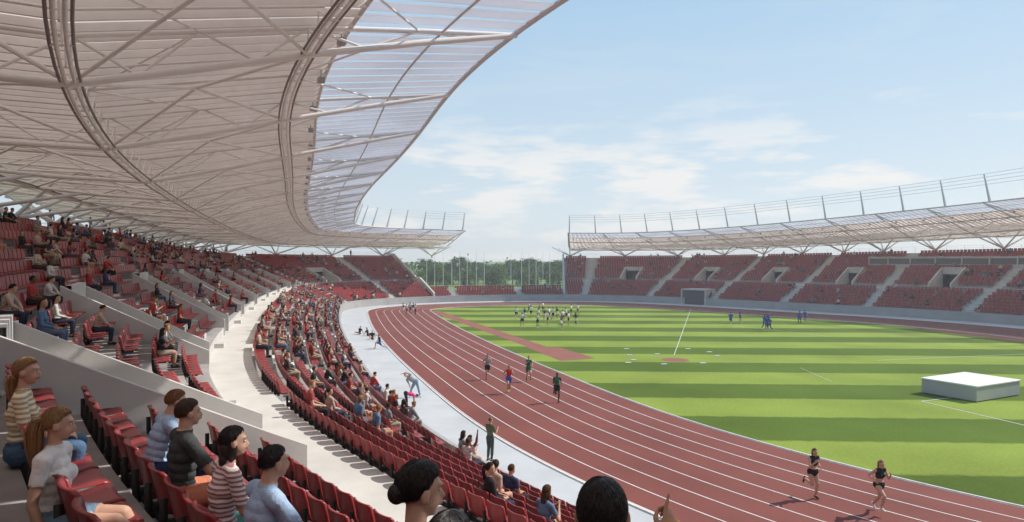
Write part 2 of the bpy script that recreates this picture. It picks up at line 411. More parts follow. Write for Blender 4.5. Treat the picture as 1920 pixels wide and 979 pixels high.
for ti,s in enumerate(TS):
    q5=P(s,5); far=q5[1]>75 or q5[0]>25
    n=4 if far else 8
    for i in range(len(kn)-1):
        mb.tube(B(s,i),B(s,i+1),0.09,n,0,caps=False); mb.tube(Tp(s,i),Tp(s,i+1),0.07,n,0,caps=False)
        mid=(B(s,i)+B(s,i+1))/2
        mb.tube(Tp(s,i),mid,0.035,n,0,caps=False); mb.tube(mid,Tp(s,i+1),0.035,n,0,caps=False)
    if ti<len(TS)-1:
        s2=TS[ti+1]; sm=(s+s2)/2
        for i in (2,4,6):
            j=i+2; c_=RP(sm,kn[i+1],-0.45)
            for q_ in (B(s,i),B(s2,i),B(s,j),B(s2,j)): mb.tube(q_,c_,0.05,n,0,caps=False)
        for i in (1,3,5):
            c_=RP(sm,kn[i+1],-0.3)
            mb.tube(Tp(s,i),c_,0.03,n,0,caps=False); mb.tube(Tp(s2,i),c_,0.03,n,0,caps=False)
        for i in (2,4,6):
            segs=6
            for q in range(segs):
                a=s+(s2-s)*q/segs; b=s+(s2-s)*(q+1)/segs
                for dd,mt in ((-0.22,1),(0.22,1),(-0.10,0),(0.10,0)):
                    mb.tube(RP(a,kn[i]+dd,-dep[i]+0.02*mt),RP(b,kn[i]+dd,-dep[i]+0.02*mt),0.032 if mt else 0.04,n,mt,caps=False)
                if q%2==0: mb.tube(RP(a,kn[i]-0.22,-dep[i]),RP(a,kn[i]+0.22,-dep[i]),0.025,4,0,caps=False)
                if i<6:
                    mb.tube(RP(a,kn[i],-dep[i]),RP(a,kn[i],-0.15),0.022,4,0,caps=False)
                    mb.tube(RP(a,kn[i],-dep[i]),RP(b,kn[i],-0.15),0.022,4,0,caps=False)
        for f_ in (0.25,0.5,0.75):
            sq=s+(s2-s)*f_
            for i in range(2,8): mb.tube(RP(sq,kn[i],-0.28),RP(sq,kn[i+1],-0.28),0.05 if f_==0.5 else 0.03,n,0,caps=False)
mb.obj('roof_trusses',[M_steel,M_rail],roof,True)
mb=MB()
for a,b in zip(RS,RS[1:]):
    mb.tube(RP(a,-2,-0.06),RP(b,-2,-0.06),0.09,6,0,caps=False)
    mb.tube(RP(a,3.2,-0.12),RP(b,3.2,-0.12),0.06,6,0,caps=False)
    mb.tube(RP(a,23.5,-0.1),RP(b,23.5,-0.1),0.12,6,0,caps=False)
    mb.tube(RP(a,0.5,-0.14),RP(b,0.5,-0.14),0.035,4,0,caps=False)
for s in (RS[0],RS[-1]):
    for o1,o2 in ((-2,4.5),(4.5,10.5),(10.5,23.5)): mb.tube(RP(s,o1,-0.05),RP(s,o2,-0.05),0.12,6,0)
mb.obj('roof_rim',[M_rim],roof,True)
mb=MB()
for s in np.arange(rgB+1,rgA+LEN-1,3.6):
    p=RP(s,3.4,-0.38); nx,ny=Nrm(s); mb.box(p,0.20,0.22,0.16,math.atan2(ny,nx),0); mb.tube(p,(p[0],p[1],p[2]+0.36),0.02,4,0)
mb.obj('floodlights',[M_lamp],roof)
mb=MB()
for s in TS:
    o=20.4; zf=float(rowz(13,s)); z0=zf+0.55; node=P(s,o,z0)
    mb.tube(P(s,o,zf),node,0.26,8,0,0.20)
    for (ds,oo) in ((-2.6,17.5),(2.6,17.5),(-1.6,23.0),(1.6,23.0)):
        mb.tube(P(s,o,z0-0.1),RP(s+ds,oo,-0.25),0.14,8,0,0.09)
    mb.tube(P(s,o,z0-0.1),RP(s,14.5,-1.05),0.13,8,0,0.08)
mb.obj('y_columns',[M_steel2],roof,True)
mb=MB()
def crown(cp,h):
    prev=None
    for s in cp:
        b=RP(s,-1.9); t=RP(s,-1.9,h); nx,ny=Nrm(s); t=t-np.array([nx,ny,0])*1.2
        mb.tube(b,t,0.17,6,0,0.08)
        lv=[b+(t-b)*f for f in (0.62,0.75,0.88,1.0)]
        if prev is not None:
            for a_,b_ in zip(prev,lv): mb.tube(a_,b_,0.03,4,0,caps=False)
        prev=lv
crown(np.arange(s_near(-26,103),rgA,4.4),3.3)
crown(np.arange(rgB+0.3,s_near(66,40),5.6),3.4)
mb.obj('roof_crown_posts',[M_steel2],roof)
mb=MB()
s0=s_near(52,100); s1=s_near(66,72)
ssl=np.arange(s0-4,s1,1.0)
for a,b in zip(ssl,ssl[1:]):
    for (o1,z1,o2,z2,mi) in ((14.2,8.7,17.5,8.7,0),(14.2,8.7,14.2,8.4,0),(14.3,8.4,14.3,7.5,1),(14.2,7.5,14.2,6.8,0),(14.2,7.5,14.3,7.5,0)):
        mb.quad(P(a,o1,z1),P(b,o1,z1),P(b,o2,z2),P(a,o2,z2),mi)
for a in ssl[::3]: radial_wall(mb,a,[14.1,17.5],[8.75,8.75],[6.7,7.8],0.18,0)
mb.obj('press_box',[M_conc2,M_glass])
mb=MB()
for (x,y) in ((33,122),):
    s=s_near(x,y); nx,ny=Nrm(s); p=P(s,1.9); an=math.atan2(ny,nx)
    mb.box((p[0],p[1],2.75),4.4,5.0,0.25,an,0)
    for sg in (-1,1):
        q=P(s+sg*2.4,1.9); mb.box((q[0],q[1],1.31),4.4,0.25,2.62,an,0)
    q=P(s,-0.02); mb.box((q[0],q[1],1.3),0.35,4.4,2.5,an,1)  # solid dark slab painted as the shaded tunnel mouth
mb.obj('field_tunnel_portal',[M_conc2,M_dark])

# ------------------------------------------------------------------ ground surfaces
def fix_up(o):
    me=o.data; bm=bmesh.new(); bm.from_mesh(me); bmesh.ops.remove_doubles(bm,verts=bm.verts,dist=1e-4)
    for f in bm.faces:
        if f.normal.z<0: f.normal_flip()
    bm.to_mesh(me); bm.free()
def ringmesh(name,o1,o2,z,m):
    mb=MB(); strip(mb,o1,z,o2,z,0); return mb.obj(name,[m])
mb=MB(); R_=6000; n=64
mb.add([(R_*math.cos(i*2*math.pi/n),R_*math.sin(i*2*math.pi/n),-0.02) for i in range(n)],[tuple(range(n))],0); mb.obj('ground',[M_dirt])
fix_up(ringmesh('paving_around_stadium',23.0,34,-0.012,M_pave)); 
fix_up(ringmesh('field_apron',0,-4.0,0.0,M_apron))
fix_up(ringmesh('running_track',-4.0,-13.9,0.004,M_track))
mb=MB(); ss=np.arange(0,LEN,1.0); pts=P(ss,-13.9,0.0); 
mb.add([(pts[0][i],pts[1][i],0.006) for i in range(len(ss))],[tuple(range(len(ss)))],0); fix_up(mb.obj('grass_field',[M_grass]))
mb=MB()
lst=list(np.arange(0,LEN,0.8)); lst.append(LEN)
for i in range(9):
    o=-4.05-1.22*i; w=0.05; strip(mb,o,0.009,o-w,0.009,0,None,lst)
fix_up(mb.obj('track_lane_lines',[M_line]))
mb=MB()
for (o,h,w) in ((-13.86,0.05,-0.07),(-3.96,0.05,0.08)):
    strip(mb,o,0.0,o,h,0,None,lst); strip(mb,o,h,o+w,h,0,None,lst); strip(mb,o+w,h,o+w,0,0,None,lst)
mb.obj('track_kerb',[M_line])
def gp(x,y): d=F_PX*CAMZ/(y-489.5); return ((x-960)/F_PX*d,d)
def flat(name,poly,z,m):
    mb=MB(); mb.add([(x,y,z) for x,y in poly],[tuple(range(len(poly)))],0); o=mb.obj(name,[m]); fix_up(o); return o
a=np.array(gp(812,583)); b=np.array(gp(1035,660)); d=(b-a)/np.linalg.norm(b-a); w=np.array([-d[1],d[0]])*0.85
flat('jump_runway',[a+w,b+w,b-w,a-w],0.011,M_runway)
flat('takeoff_pad',[gp(985,651),gp(1050,652),gp(1116,672),gp(1052,677)],0.015,M_runway)
cx,cy=gp(1266,675); flat('throwing_circle',[(cx+1.1*math.cos(t),cy+1.1*math.sin(t)) for t in np.arange(24)*math.pi/12],0.011,M_runway)
sA=s_near(60,88); sB=s_near(67,45); mb=MB(); lst2=list(np.arange(sA,sB,1.0))
for i,(p_,q_) in enumerate(zip(lst2,lst2[1:])):
    mb.quad(P(p_,-13.9,0.010),P(q_,-13.9,0.010),P(q_,-13.9-3.0*min(1,(i+1)/10),0.010),P(p_,-13.9-3.0*min(1,i/10),0.010),0)
fix_up(mb.obj('high_jump_apron',[M_runway]))
mb=MB()
def gline(p,q,w=0.08,z=0.019):
    p=np.array(p);q=np.array(q);d=(q-p)/np.linalg.norm(q-p);n_=np.array([-d[1],d[0]])*w/2
    mb.add([(*(p+n_),z),(*(q+n_),z),(*(q-n_),z),(*(p-n_),z)],[(0,1,2,3)],0)
gline(gp(1295,580),gp(1264,666),0.05); gline(gp(1728,753),gp(1925,799),0.07); gline(gp(1728,753),gp(1846,739),0.07,0.023)
gline(gp(1645,676),gp(1925,664),0.06); gline(gp(1500,690),gp(1560,716),0.03)
gline(gp(900,601),gp(1290,590),0.06); gline(gp(1320,605),gp(1560,632),0.05)
for x,y in ((1175,655),(1180,667),(1178,681),(1188,676),(1232,665),(1245,684),(1290,655),(1345,668),(1318,682),(1330,661)):
    p=gp(x,y); mb.box((p[0],p[1],0.04),0.45,0.22,0.06,0.2,0)
mb.obj('field_markings',[M_line])
mb=MB(); cx,cy=27.5,40.0; ang=math.radians(27)
mb.box((cx,cy,0.45),4.5,3.1,0.80,ang,0); mb.box((cx,cy,0.90),4.58,3.18,0.10,ang,1); mb.box((cx,cy,0.03),4.3,2.9,0.06,ang,2)
o=mb.obj('landing_mat',[M_boxs,M_box,M_dark]); m=o.modifiers.new('b','BEVEL'); m.width=0.03; m.segments=2

# ------------------------------------------------------------------ trees and flagpoles
def tree_mesh(name,h,seed,pale=False,n=5200,willow=False):
    r=random.Random(seed); mb=MB(); tr=h*0.22
    mb.tube((0,0,0),(0.1,0,tr),0.24,8,0,0.17); mb.tube((0.1,0,tr),(0,0.1,h*0.8),0.17,6,0,0.04)
    cl=[]
    for i in range(64):
        a=r.uniform(0,6.28); t=r.random()**0.8; zz=h*(0.14+0.76*t); prof=math.sin(math.pi*min(0.93,0.30+0.60*t))**0.55
        rr=h*0.36*prof*math.sqrt(r.uniform(0.05,1.0))*r.uniform(0.85,1.15)
        cl.append((rr*math.cos(a),rr*math.sin(a),zz,r.uniform(0.6,1.0)*h*0.065,r.random()))
    for c in cl[:14]: mb.tube((0,0,min(c[2]*0.6,h*0.5)),c[:3],0.07,5,0,0.02)
    per=n//len(cl)
    for (x,y,z,sz,t) in cl:
        mi=3 if (pale and t>0.4) else (1 if t>0.40 else 2)
        for _ in range(per):
            px,py,pz=x+r.gauss(0,sz),y+r.gauss(0,sz),max(0.25,z+r.gauss(0,sz*(1.6 if willow else 0.8))); s=r.uniform(0.10,0.21)
            u=Vector((r.gauss(0,1),r.gauss(0,1),r.gauss(0,1)+0.6)).normalized(); w=u.orthogonal().normalized(); w.rotate(Matrix.Rotation(r.uniform(0,6.28),3,u))
            v=u.cross(w); c=Vector((px,py,pz)); mm=mi if r.random()<0.75 else (1 if mi==2 else 2)
            mb.add([c-w*s,c-v*s*0.6,c+w*s,c+v*s*0.6],[(0,1,2,3)],mm)
    return mb.obj(name,[M_bark,M_leafA,M_leafB,M_leafC])
tm=[tree_mesh('park_tree',9.0,1),tree_mesh('park_tree',8.6,2),tree_mesh('willow_tree',7.5,3,True,4200,True),tree_mesh('willow_tree',7.0,4,True,4200,True)]
first_=[True]*4
def place_tree(i,x,y,sc):
    if first_[i]: o=tm[i]; first_[i]=False
    else:
        o=bpy.data.objects.new('park_tree' if i<2 else 'willow_tree',tm[i].data); scene.collection.objects.link(o)
    o.location=(x,y,0); o.scale=(sc*random.uniform(1.0,1.25),sc*random.uniform(1.0,1.25),sc); o.rotation_euler[2]=random.uniform(0,6)
for i in range(16): place_tree(random.choice((0,1)),-40+i*4.4+random.uniform(-1.5,1.5),222+random.uniform(-10,22),random.uniform(0.80,1.18))
for i in range(10): place_tree(random.choice((2,3)),-27+i*4.9+random.uniform(-1.8,1.8),190+random.uniform(-6,8),random.uniform(0.65,0.95))
for i in range(10): place_tree(random.choice((0,1)),-95-random.uniform(0,25),20+i*14,random.uniform(1.0,1.3))
mb=MB(); r=random.Random(5)
for i in range(160):
    x=-330+i*4.1; cz=r.uniform(4.5,8.0); y=300+r.uniform(-12,20)
    for _ in range(90):
        c=Vector((x+r.gauss(0,3),y+r.gauss(0,3),max(0.3,cz*r.uniform(0.1,1)+r.gauss(0,1.0)))); s=r.uniform(0.5,1.1)
        u=Vector((r.gauss(0,1),r.gauss(0,1),r.gauss(0,1))).normalized(); w=u.orthogonal().normalized(); v=u.cross(w)
        mb.add([c-w*s,c-v*s*0.7,c+w*s,c+v*s*0.7],[(0,1,2,3)],r.choice((0,1,1)))
mb.obj('distant_trees',[M_leafA,M_leafB])
fpm=None
for i,px in enumerate([800,815,831,847,862,876,893,908,958,978,992,1005,1018,1031]):
    d=168 if i%2 else 160; x=(px-960)/F_PX*d; h=10.0 if i<9 else 9.7
    if fpm is None:
        mb=MB(); mb.tube((0,0,0),(0,0,h),0.07,8,0,0.035); mb.box((0,0,0.15),0.5,0.5,0.3); mb.add([(0.1*math.cos(t),0.1*math.sin(t),h+0.08*zz) for zz in (0,1) for t in np.arange(8)*math.pi/4],[(0,1,2,3,4,5,6,7),(8,9,10,11,12,13,14,15)]+[(q,(q+1)%8,8+(q+1)%8,8+q) for q in range(8)],0)
        o=mb.obj('flagpole',[M_steel2]); fpm=o.data
    else: o=bpy.data.objects.new('flagpole',fpm); scene.collection.objects.link(o)
    o.location=(x,d,0)

# ------------------------------------------------------------------ people
def rand_ramp_mat(name,cols,mul,rough=0.8):
    m,nt,b=newmat(name); oi=nt.nodes.new('ShaderNodeObjectInfo')
    a=nt.nodes.new('ShaderNodeMath'); a.operation='MULTIPLY'; a.inputs[1].default_value=mul; nt.links.new(oi.outputs['Random'],a.inputs[0])
    f=nt.nodes.new('ShaderNodeMath'); f.operation='FRACT'; nt.links.new(a.outputs[0],f.inputs[0])
    r=nt.nodes.new('ShaderNodeValToRGB'); r.color_ramp.interpolation='CONSTANT'
    els=r.color_ramp.elements
    while len(els)<len(cols): els.new(0.5)
    for i,c in enumerate(cols): els[i].position=i/len(cols)
    for i,c in enumerate(cols): els[i].color=(*c,1)
    nt.links.new(f.outputs[0],r.inputs['Fac']); nt.links.new(r.outputs[0],b.inputs['Base Color']); b.inputs['Roughness'].default_value=rough
    b.inputs['Specular IOR Level'].default_value=0.2
    return m
def skin(name,c):
    return mat(name,c,0.5,0.08,20,0.15,120,0.35)
SK1=skin('skin_light',(0.52,0.31,0.22)); SK2=skin('skin_tan',(0.40,0.22,0.14)); SK3=skin('skin_dark',(0.10,0.05,0.03))
def cloth(name,c): return mat(name,c,0.85,0.14,14,0.4,40,0.15)
def hairm(name,c): return mat(name,c,0.38,0.4,90,0.0,80,0.5)
H_blond=hairm('hair_blond',(0.34,0.19,0.08)); H_brown=hairm('hair_brown',(0.07,0.035,0.018)); H_black=hairm('hair_black',(0.016,0.011,0.010)); H_ginger=hairm('hair_ginger',(0.24,0.10,0.035))
C_white=cloth('cloth_white',(0.72,0.71,0.69)); C_lblue=cloth('cloth_light_blue',(0.34,0.46,0.64)); C_char=cloth('cloth_charcoal',(0.055,0.06,0.062)); C_navy=cloth('cloth_navy',(0.025,0.035,0.08))
C_jean=cloth('cloth_denim',(0.08,0.14,0.24)); C_jean2=cloth('cloth_denim_light',(0.20,0.29,0.40)); C_orange=cloth('cloth_coral',(0.55,0.20,0.12)); C_black=cloth('cloth_black',(0.015,0.015,0.017))
C_green=cloth('cloth_green',(0.02,0.14,0.07)); C_teal=cloth('cloth_teal',(0.10,0.28,0.24)); C_pink=cloth('shoe_pink',(0.62,0.06,0.22)); C_blue=cloth('cloth_blue',(0.03,0.08,0.38)); C_red=cloth('cloth_red',(0.5,0.03,0.03)); C_olive=cloth('cloth_olive',(0.10,0.11,0.06)); C_grey=cloth('cloth_grey',(0.30,0.31,0.32)); C_yel=cloth('shoe_yellow',(0.6,0.5,0.05))
def stripes(name,c1,c2,sc):
    m,nt,b=newmat(name); tc=nt.nodes.new('ShaderNodeTexCoord'); w=nt.nodes.new('ShaderNodeTexWave'); w.bands_direction='Z'; w.inputs['Scale'].default_value=sc; w.inputs['Distortion'].default_value=1.2; w.inputs['Detail Scale'].default_value=2
    nt.links.new(tc.outputs['Object'],w.inputs['Vector']); r=nt.nodes.new('ShaderNodeValToRGB'); r.color_ramp.elements[0].position=0.42; r.color_ramp.elements[1].position=0.5
    r.color_ramp.elements[0].color=(*c1,1); r.color_ramp.elements[1].color=(*c2,1); nt.links.new(w.outputs['Fac'],r.inputs['Fac']); nt.links.new(r.outputs[0],b.inputs['Base Color']); b.inputs['Roughness'].default_value=0.85
    return m
C_str1=stripes('cloth_ochre_stripe',(0.42,0.30,0.13),(0.70,0.65,0.55),7.5); C_str2=stripes('cloth_pink_stripe',(0.32,0.14,0.14),(0.70,0.62,0.60),9)
C_rshirt=rand_ramp_mat('crowd_shirts',[(0.05,0.05,0.06),(0.5,0.48,0.45),(0.36,0.035,0.035),(0.03,0.04,0.10),(0.20,0.22,0.25),(0.02,0.02,0.025),(0.42,0.34,0.27),(0.10,0.18,0.30),(0.26,0.05,0.045),(0.08,0.06,0.06)],7.13)
C_rpants=rand_ramp_mat('crowd_trousers',[(0.03,0.035,0.06),(0.02,0.02,0.022),(0.10,0.14,0.22),(0.30,0.26,0.20),(0.06,0.05,0.05)],13.7)
C_rhair=rand_ramp_mat('crowd_hair',[(0.015,0.01,0.008),(0.06,0.03,0.015),(0.03,0.018,0.01),(0.22,0.11,0.045),(0.012,0.01,0.01)],23.1)
C_rskin=rand_ramp_mat('crowd_skin',[(0.55,0.33,0.23),(0.45,0.25,0.17),(0.50,0.30,0.2),(0.16,0.08,0.05)],31.3)
M_eye=mat('eye_white',(0.6,0.58,0.56),0.3); M_iris=mat('eye_iris',(0.03,0.02,0.015),0.2); M_lip=mat('lips',(0.38,0.14,0.12),0.5)
def V3(*a): return np.array(a,float)
def sphere_t(nu=14,nv_=10):
    V=[(0,0,1)]; F=[]
    for i in range(1,nv_):
        t=math.pi*i/nv_
        for k_ in range(nu): a=2*math.pi*k_/nu; V.append((math.sin(t)*math.cos(a),math.sin(t)*math.sin(a),math.cos(t)))
    V.append((0,0,-1)); L=len(V)-1
    for k_ in range(nu): F.append((0,1+k_,1+(k_+1)%nu)); b=1+(nv_-2)*nu; F.append((L,b+(k_+1)%nu,b+k_))
    for i in range(nv_-2):
        for k_ in range(nu): a=1+i*nu+k_; b=1+i*nu+(k_+1)%nu; F.append((a,a+nu,b+nu,b))
    return np.array(V),F
SPV,SPF=sphere_t()
def ell(mb,c,ax,rad,mi=0):
    ax=np.array(ax); V=np.array(c)+(SPV*np.array(rad))@ax; mb.add(V,SPF,mi)
def cap(mb,a,b,ra,rb,n=12,mi=0):
    a=np.array(a,float);b=np.array(b,float);d=b-a;L=np.linalg.norm(d)
    if L<1e-5: return
    d/=L; pts=[];rs=[]
    for g_ in (-85,-55,-25,0): pts.append(a+d*ra*math.sin(math.radians(g_))); rs.append(ra*math.cos(math.radians(g_)))
    for g_ in (0,25,55,85): pts.append(b+d*rb*math.sin(math.radians(g_))); rs.append(rb*math.cos(math.radians(g_)))
    t_=np.array([0,0,1.]) if abs(d[2])<0.9 else np.array([1.,0,0]); u=np.cross(d,t_);u/=np.linalg.norm(u);w=np.cross(d,u)
    an=np.arange(n)*2*math.pi/n; ring=np.outer(np.cos(an),u)+np.outer(np.sin(an),w)
    V=np.vstack([p+ring*r_ for p,r_ in zip(pts,rs)]); F=[]
    for k_ in range(len(pts)-1):
        for i in range(n): F.append((k_*n+i,k_*n+(i+1)%n,(k_+1)*n+(i+1)%n,(k_+1)*n+i))
    F+=[tuple(range(n))[::-1],tuple(range((len(pts)-1)*n,len(pts)*n))]
    mb.add(V,F,mi)
def nrmz(v): v=np.array(v,float); return v/(np.linalg.norm(v)+1e-9)
def torso(J,pel,up,right,fem=False):
    up=nrmz(up); right=nrmz(right); fwd=nrmz(np.cross(up,right)); sw=0.165 if fem else 0.185
    J.update(pel=V3(*pel),up=up,right=right,fwd=fwd)
    J['chest']=J['pel']+up*0.30; J['shc']=J['pel']+up*0.445; J['neck']=J['pel']+up*0.50; J['head']=J['pel']+up*0.665+fwd*0.03
    J['shR']=J['shc']+right*sw; J['shL']=J['shc']-right*sw
    J['hipR']=J['pel']+right*0.09-up*0.03; J['hipL']=J['pel']-right*0.09-up*0.03
    J['look']=fwd.copy(); J['hup']=nrmz(up*0.5+V3(0,0,1)*0.5)
    return J
def J_sit(lean=0.05,arms='lap',fem=False,twist=0.0,legs='std',look=None):
    J={}; torso(J,(0,0.14,0.535),(0,math.sin(lean),math.cos(lean)),(math.cos(twist),math.sin(twist),0),fem)
    for sd,sg in (('R',1),('L',-1)):
        if legs=='std': J['kn'+sd]=V3(sg*0.13,0.56,0.52); J['an'+sd]=V3(sg*0.13,0.53,0.10); J['to'+sd]=V3(sg*0.1,1,0)
        elif legs=='ext': J['kn'+sd]=V3(sg*0.08,0.57,0.50); J['an'+sd]=V3(sg*0.07,0.80+0.06*sg,0.17+0.02*sg); J['to'+sd]=V3(sg*0.1,1,0.1)
        sh=J['sh'+sd]
        if arms=='knees': e=sh+V3(sg*0.08,0.14,-0.23); w=V3(sg*0.08,0.50,0.62)
        elif arms=='clap': e=sh+V3(sg*0.08,0.10,-0.25); w=V3(sg*0.05,e[1]+0.20,e[2]+0.16)
        elif arms=='side': e=sh+V3(sg*0.06,-0.04,-0.28); w=e+V3(sg*0.04,0.10,-0.23)
        elif arms=='up' and sg>0: e=sh+V3(0.10,0.10,0.24); w=e+V3(0.02,0.02,0.25)
        else: e=sh+V3(sg*0.07,0.05,-0.27); w=V3(sg*0.09,e[1]+0.24,0.635)
        J['el'+sd]=e; J['wr'+sd]=w; J['hd'+sd]=nrmz(w-e); J['pn'+sd]=V3(0,0,-1)
    if look is not None: J['look']=nrmz(look)
    return J
def J_run(v=0,fem=False):
    J={}; torso(J,(0,0,0.95),(0,0.14,1),(1,0,0),fem)
    a,b=('R','L') if v%2==0 else ('L','R'); sa=1 if a=='R' else -1
    if v<2:
        J['kn'+a]=V3(sa*0.09,0.33,0.65); J['an'+a]=V3(sa*0.09,0.21,0.26); J['to'+a]=V3(0,1,-0.1)
        J['kn'+b]=V3(-sa*0.08,-0.06,0.51); J['an'+b]=V3(-sa*0.08,-0.33,0.20); J['to'+b]=V3(0,0.75,-0.75)
    else:
        J['kn'+a]=V3(sa*0.09,0.13,0.51); J['an'+a]=V3(sa*0.09,0.02,0.10); J['to'+a]=V3(0,1,-0.05)
        J['kn'+b]=V3(-sa*0.08,0.08,0.50); J['an'+b]=V3(-sa*0.08,-0.30,0.58); J['to'+b]=V3(0,-0.3,-1)
    shA,shB=J['sh'+a],J['sh'+b]
    J['el'+a]=shA+V3(sa*0.09,-0.20,-0.19); J['wr'+a]=J['el'+a]+V3(-sa*0.03,0.20,-0.12)
    J['el'+b]=shB+V3(-sa*0.06,0.10,-0.26); J['wr'+b]=J['el'+b]+V3(sa*0.08,0.16,0.17)
    for s_ in 'RL': J['hd'+s_]=nrmz(J['wr'+s_]-J['el'+s_]); J['pn'+s_]=V3(-1 if s_=='R' else 1,0,0)
    return J
def J_stand(fem=False,arms='down',wide=0.10):
    J={}; torso(J,(0,0,0.96),(0,0.0,1),(1,0,0),fem)
    for sd,sg in (('R',1),('L',-1)):
        J['kn'+sd]=V3(sg*wide,0.02,0.51); J['an'+sd]=V3(sg*(wide+0.01),-0.02,0.09); J['to'+sd]=V3(sg*0.25,1,0)
        sh=J['sh'+sd]
        if arms=='down': e=sh+V3(sg*0.06,-0.02,-0.28); w=e+V3(sg*0.01,0.06,-0.25)
        elif arms=='hips': e=sh+V3(sg*0.17,-0.05,-0.21); w=J['pel']+V3(sg*0.16,0.03,0.10)
        elif arms=='camera': e=sh+V3(sg*0.06,0.08,-0.26); w=e+V3(-sg*0.08,0.18,0.12)
        J['el'+sd]=e; J['wr'+sd]=w; J['hd'+sd]=nrmz(w-e); J['pn'+sd]=V3(-sg,0,0)
    return J
def J_bend(side=0.0):
    J=J_stand(wide=0.22); torso(J,(0,-0.06,0.90),(side,1.0,-0.25),(1,0,0))
    for sd,sg in (('R',1),('L',-1)):
        J['kn'+sd]=V3(sg*0.20,-0.02,0.49); J['an'+sd]=V3(sg*0.26,0.0,0.09); J['to'+sd]=V3(sg*0.3,1,0)
        J['el'+sd]=J['sh'+sd]+V3(sg*0.04,0.04,-0.26); J['wr'+sd]=J['el'+sd]+V3(-sg*0.03,0.02,-0.25); J['hd'+sd]=V3(0,0,-1)
    J['look']=nrmz(V3(0,0.3,-1)); J['hup']=nrmz(V3(0,1,0.1)); return J
def J_side():
    J=J_stand(wide=0.25); torso(J,(0,0,0.92),(0.85,0.05,0.6),(0.6,0,-0.85))
    for sd,sg in (('R',1),('L',-1)):
        J['kn'+sd]=V3(sg*0.20,0.02,0.50); J['an'+sd]=V3(sg*0.30,0,0.09); J['to'+sd]=V3(sg*0.3,1,0)
    J['elL']=J['shL']+V3(0.24,0.02,0.14); J['wrL']=J['elL']+V3(0.23,0.02,-0.06); J['elR']=J['shR']+V3(-0.12,0.08,-0.22); J['wrR']=J['elR']+V3(-0.08,0.05,-0.22)
    for s_ in 'RL': J['hd'+s_]=nrmz(J['wr'+s_]-J['el'+s_])
    return J
def J_floor():
    J={}; torso(J,(0,0,0.13),(0,-0.25,1),(1,0,0))
    for sd,sg in (('R',1),('L',-1)):
        if sg>0: J['knR']=V3(0.18,0.38,0.32); J['anR']=V3(0.2,0.62,0.08)
        else: J['knL']=V3(-0.16,0.44,0.12); J['anL']=V3(-0.18,0.85,0.08)
        J['to'+sd]=V3(0,0.4,1) if sg<0 else V3(0,1,0)
        J['el'+sd]=J['sh'+sd]+V3(sg*0.08,-0.12,-0.25); J['wr'+sd]=J['el'+sd]+V3(sg*0.03,-0.06,-0.22); J['hd'+sd]=V3(0,-1,-0.2); J['pn'+sd]=V3(0,0,-1)
        J['wr'+sd][2]=max(0.05,J['wr'+sd][2])
    return J
def J_lunge():
    J={}; torso(J,(0,0,0.55),(0,0.1,1),(1,0,0))
    J['knR']=V3(0.10,0.42,0.50); J['anR']=V3(0.1,0.45,0.09); J['toR']=V3(0,1,0); J['knL']=V3(-0.1,-0.30,0.24); J['anL']=V3(-0.1,-0.68,0.15); J['toL']=V3(0,0.5,-0.8)
    for sd,sg in (('R',1),('L',-1)):
        J['el'+sd]=J['sh'+sd]+V3(sg*0.15,0.03,-0.22); J['wr'+sd]=J['el'+sd]+V3(-sg*0.06,0.17,-0.12); J['hd'+sd]=nrmz(J['wr'+sd]-J['el'+sd]); J['pn'+sd]=V3(0,0,-1)
    return J
def add_hand(mb,w,d,pn,sg,mode='relax',k_=1.0):
    d=nrmz(d); pn=np.array(pn,float); pn=nrmz(pn-d*np.dot(pn,d)); lat=nrmz(np.cross(d,pn)*sg)
    pc=w+d*0.048*k_
    ell(mb,pc,[lat,d,pn],(0.040*k_,0.052*k_,0.016*k_)); cap(mb,w-d*0.02,w+d*0.03,0.026*k_,0.026*k_)
    bones=[('hand',w,w+d*0.09*k_,0.03)]
    Ls=[0.070,0.078,0.073,0.058]; lo=[0.030,0.010,-0.010,-0.029]
    for i in range(4):
        curl={'relax':0.35+0.12*i,'grip':1.15,'point':(0.04 if i==0 else 1.45),'flat':0.1}[mode]
        b=w+d*(0.088-0.004*abs(i-1))*k_+lat*lo[i]*k_
        p=b; ang=curl*0.5; seg=[0.45,0.30,0.25]; r_=0.0092-0.0008*(i==3)
        for q in range(3):
            dr=d*math.cos(ang)+pn*math.sin(ang)+lat*lo[i]*1.2
            e=p+nrmz(dr)*Ls[i]*seg[q]*k_*1.05
            cap(mb,p,e,r_*(1-0.08*q)*k_,r_*(0.92-0.09*q)*k_,8); bones.append(('hand',p,e,r_)); p=e; ang+=curl*(0.9 if q==0 else 0.6)
    p=w+d*0.030*k_+lat*0.030*k_; dr=nrmz(d*0.7+lat*0.65+pn*0.35); e=p+dr*0.042*k_; cap(mb,p,e,0.013*k_,0.011*k_,8); bones.append(('hand',p,e,0.012))
    dr=nrmz(d*0.95+lat*(0.2 if mode!='point' else -0.3)+pn*0.3); e2=e+dr*0.030*k_; cap(mb,e,e2,0.011*k_,0.008*k_,8); bones.append(('hand',e,e2,0.01))
    return bones
def remesh(mb,vox,it=3):
    o=mb.obj('tmp',[]); m=o.modifiers.new('r','REMESH'); m.mode='VOXEL'; m.voxel_size=vox; m.adaptivity=0
    if it: s_=o.modifiers.new('s','SMOOTH'); s_.factor=0.5; s_.iterations=it
    dg=bpy.context.evaluated_depsgraph_get(); me=bpy.data.meshes.new_from_object(o.evaluated_get(dg)); old=o.data
    bpy.data.objects.remove(o); bpy.data.meshes.remove(old); return me
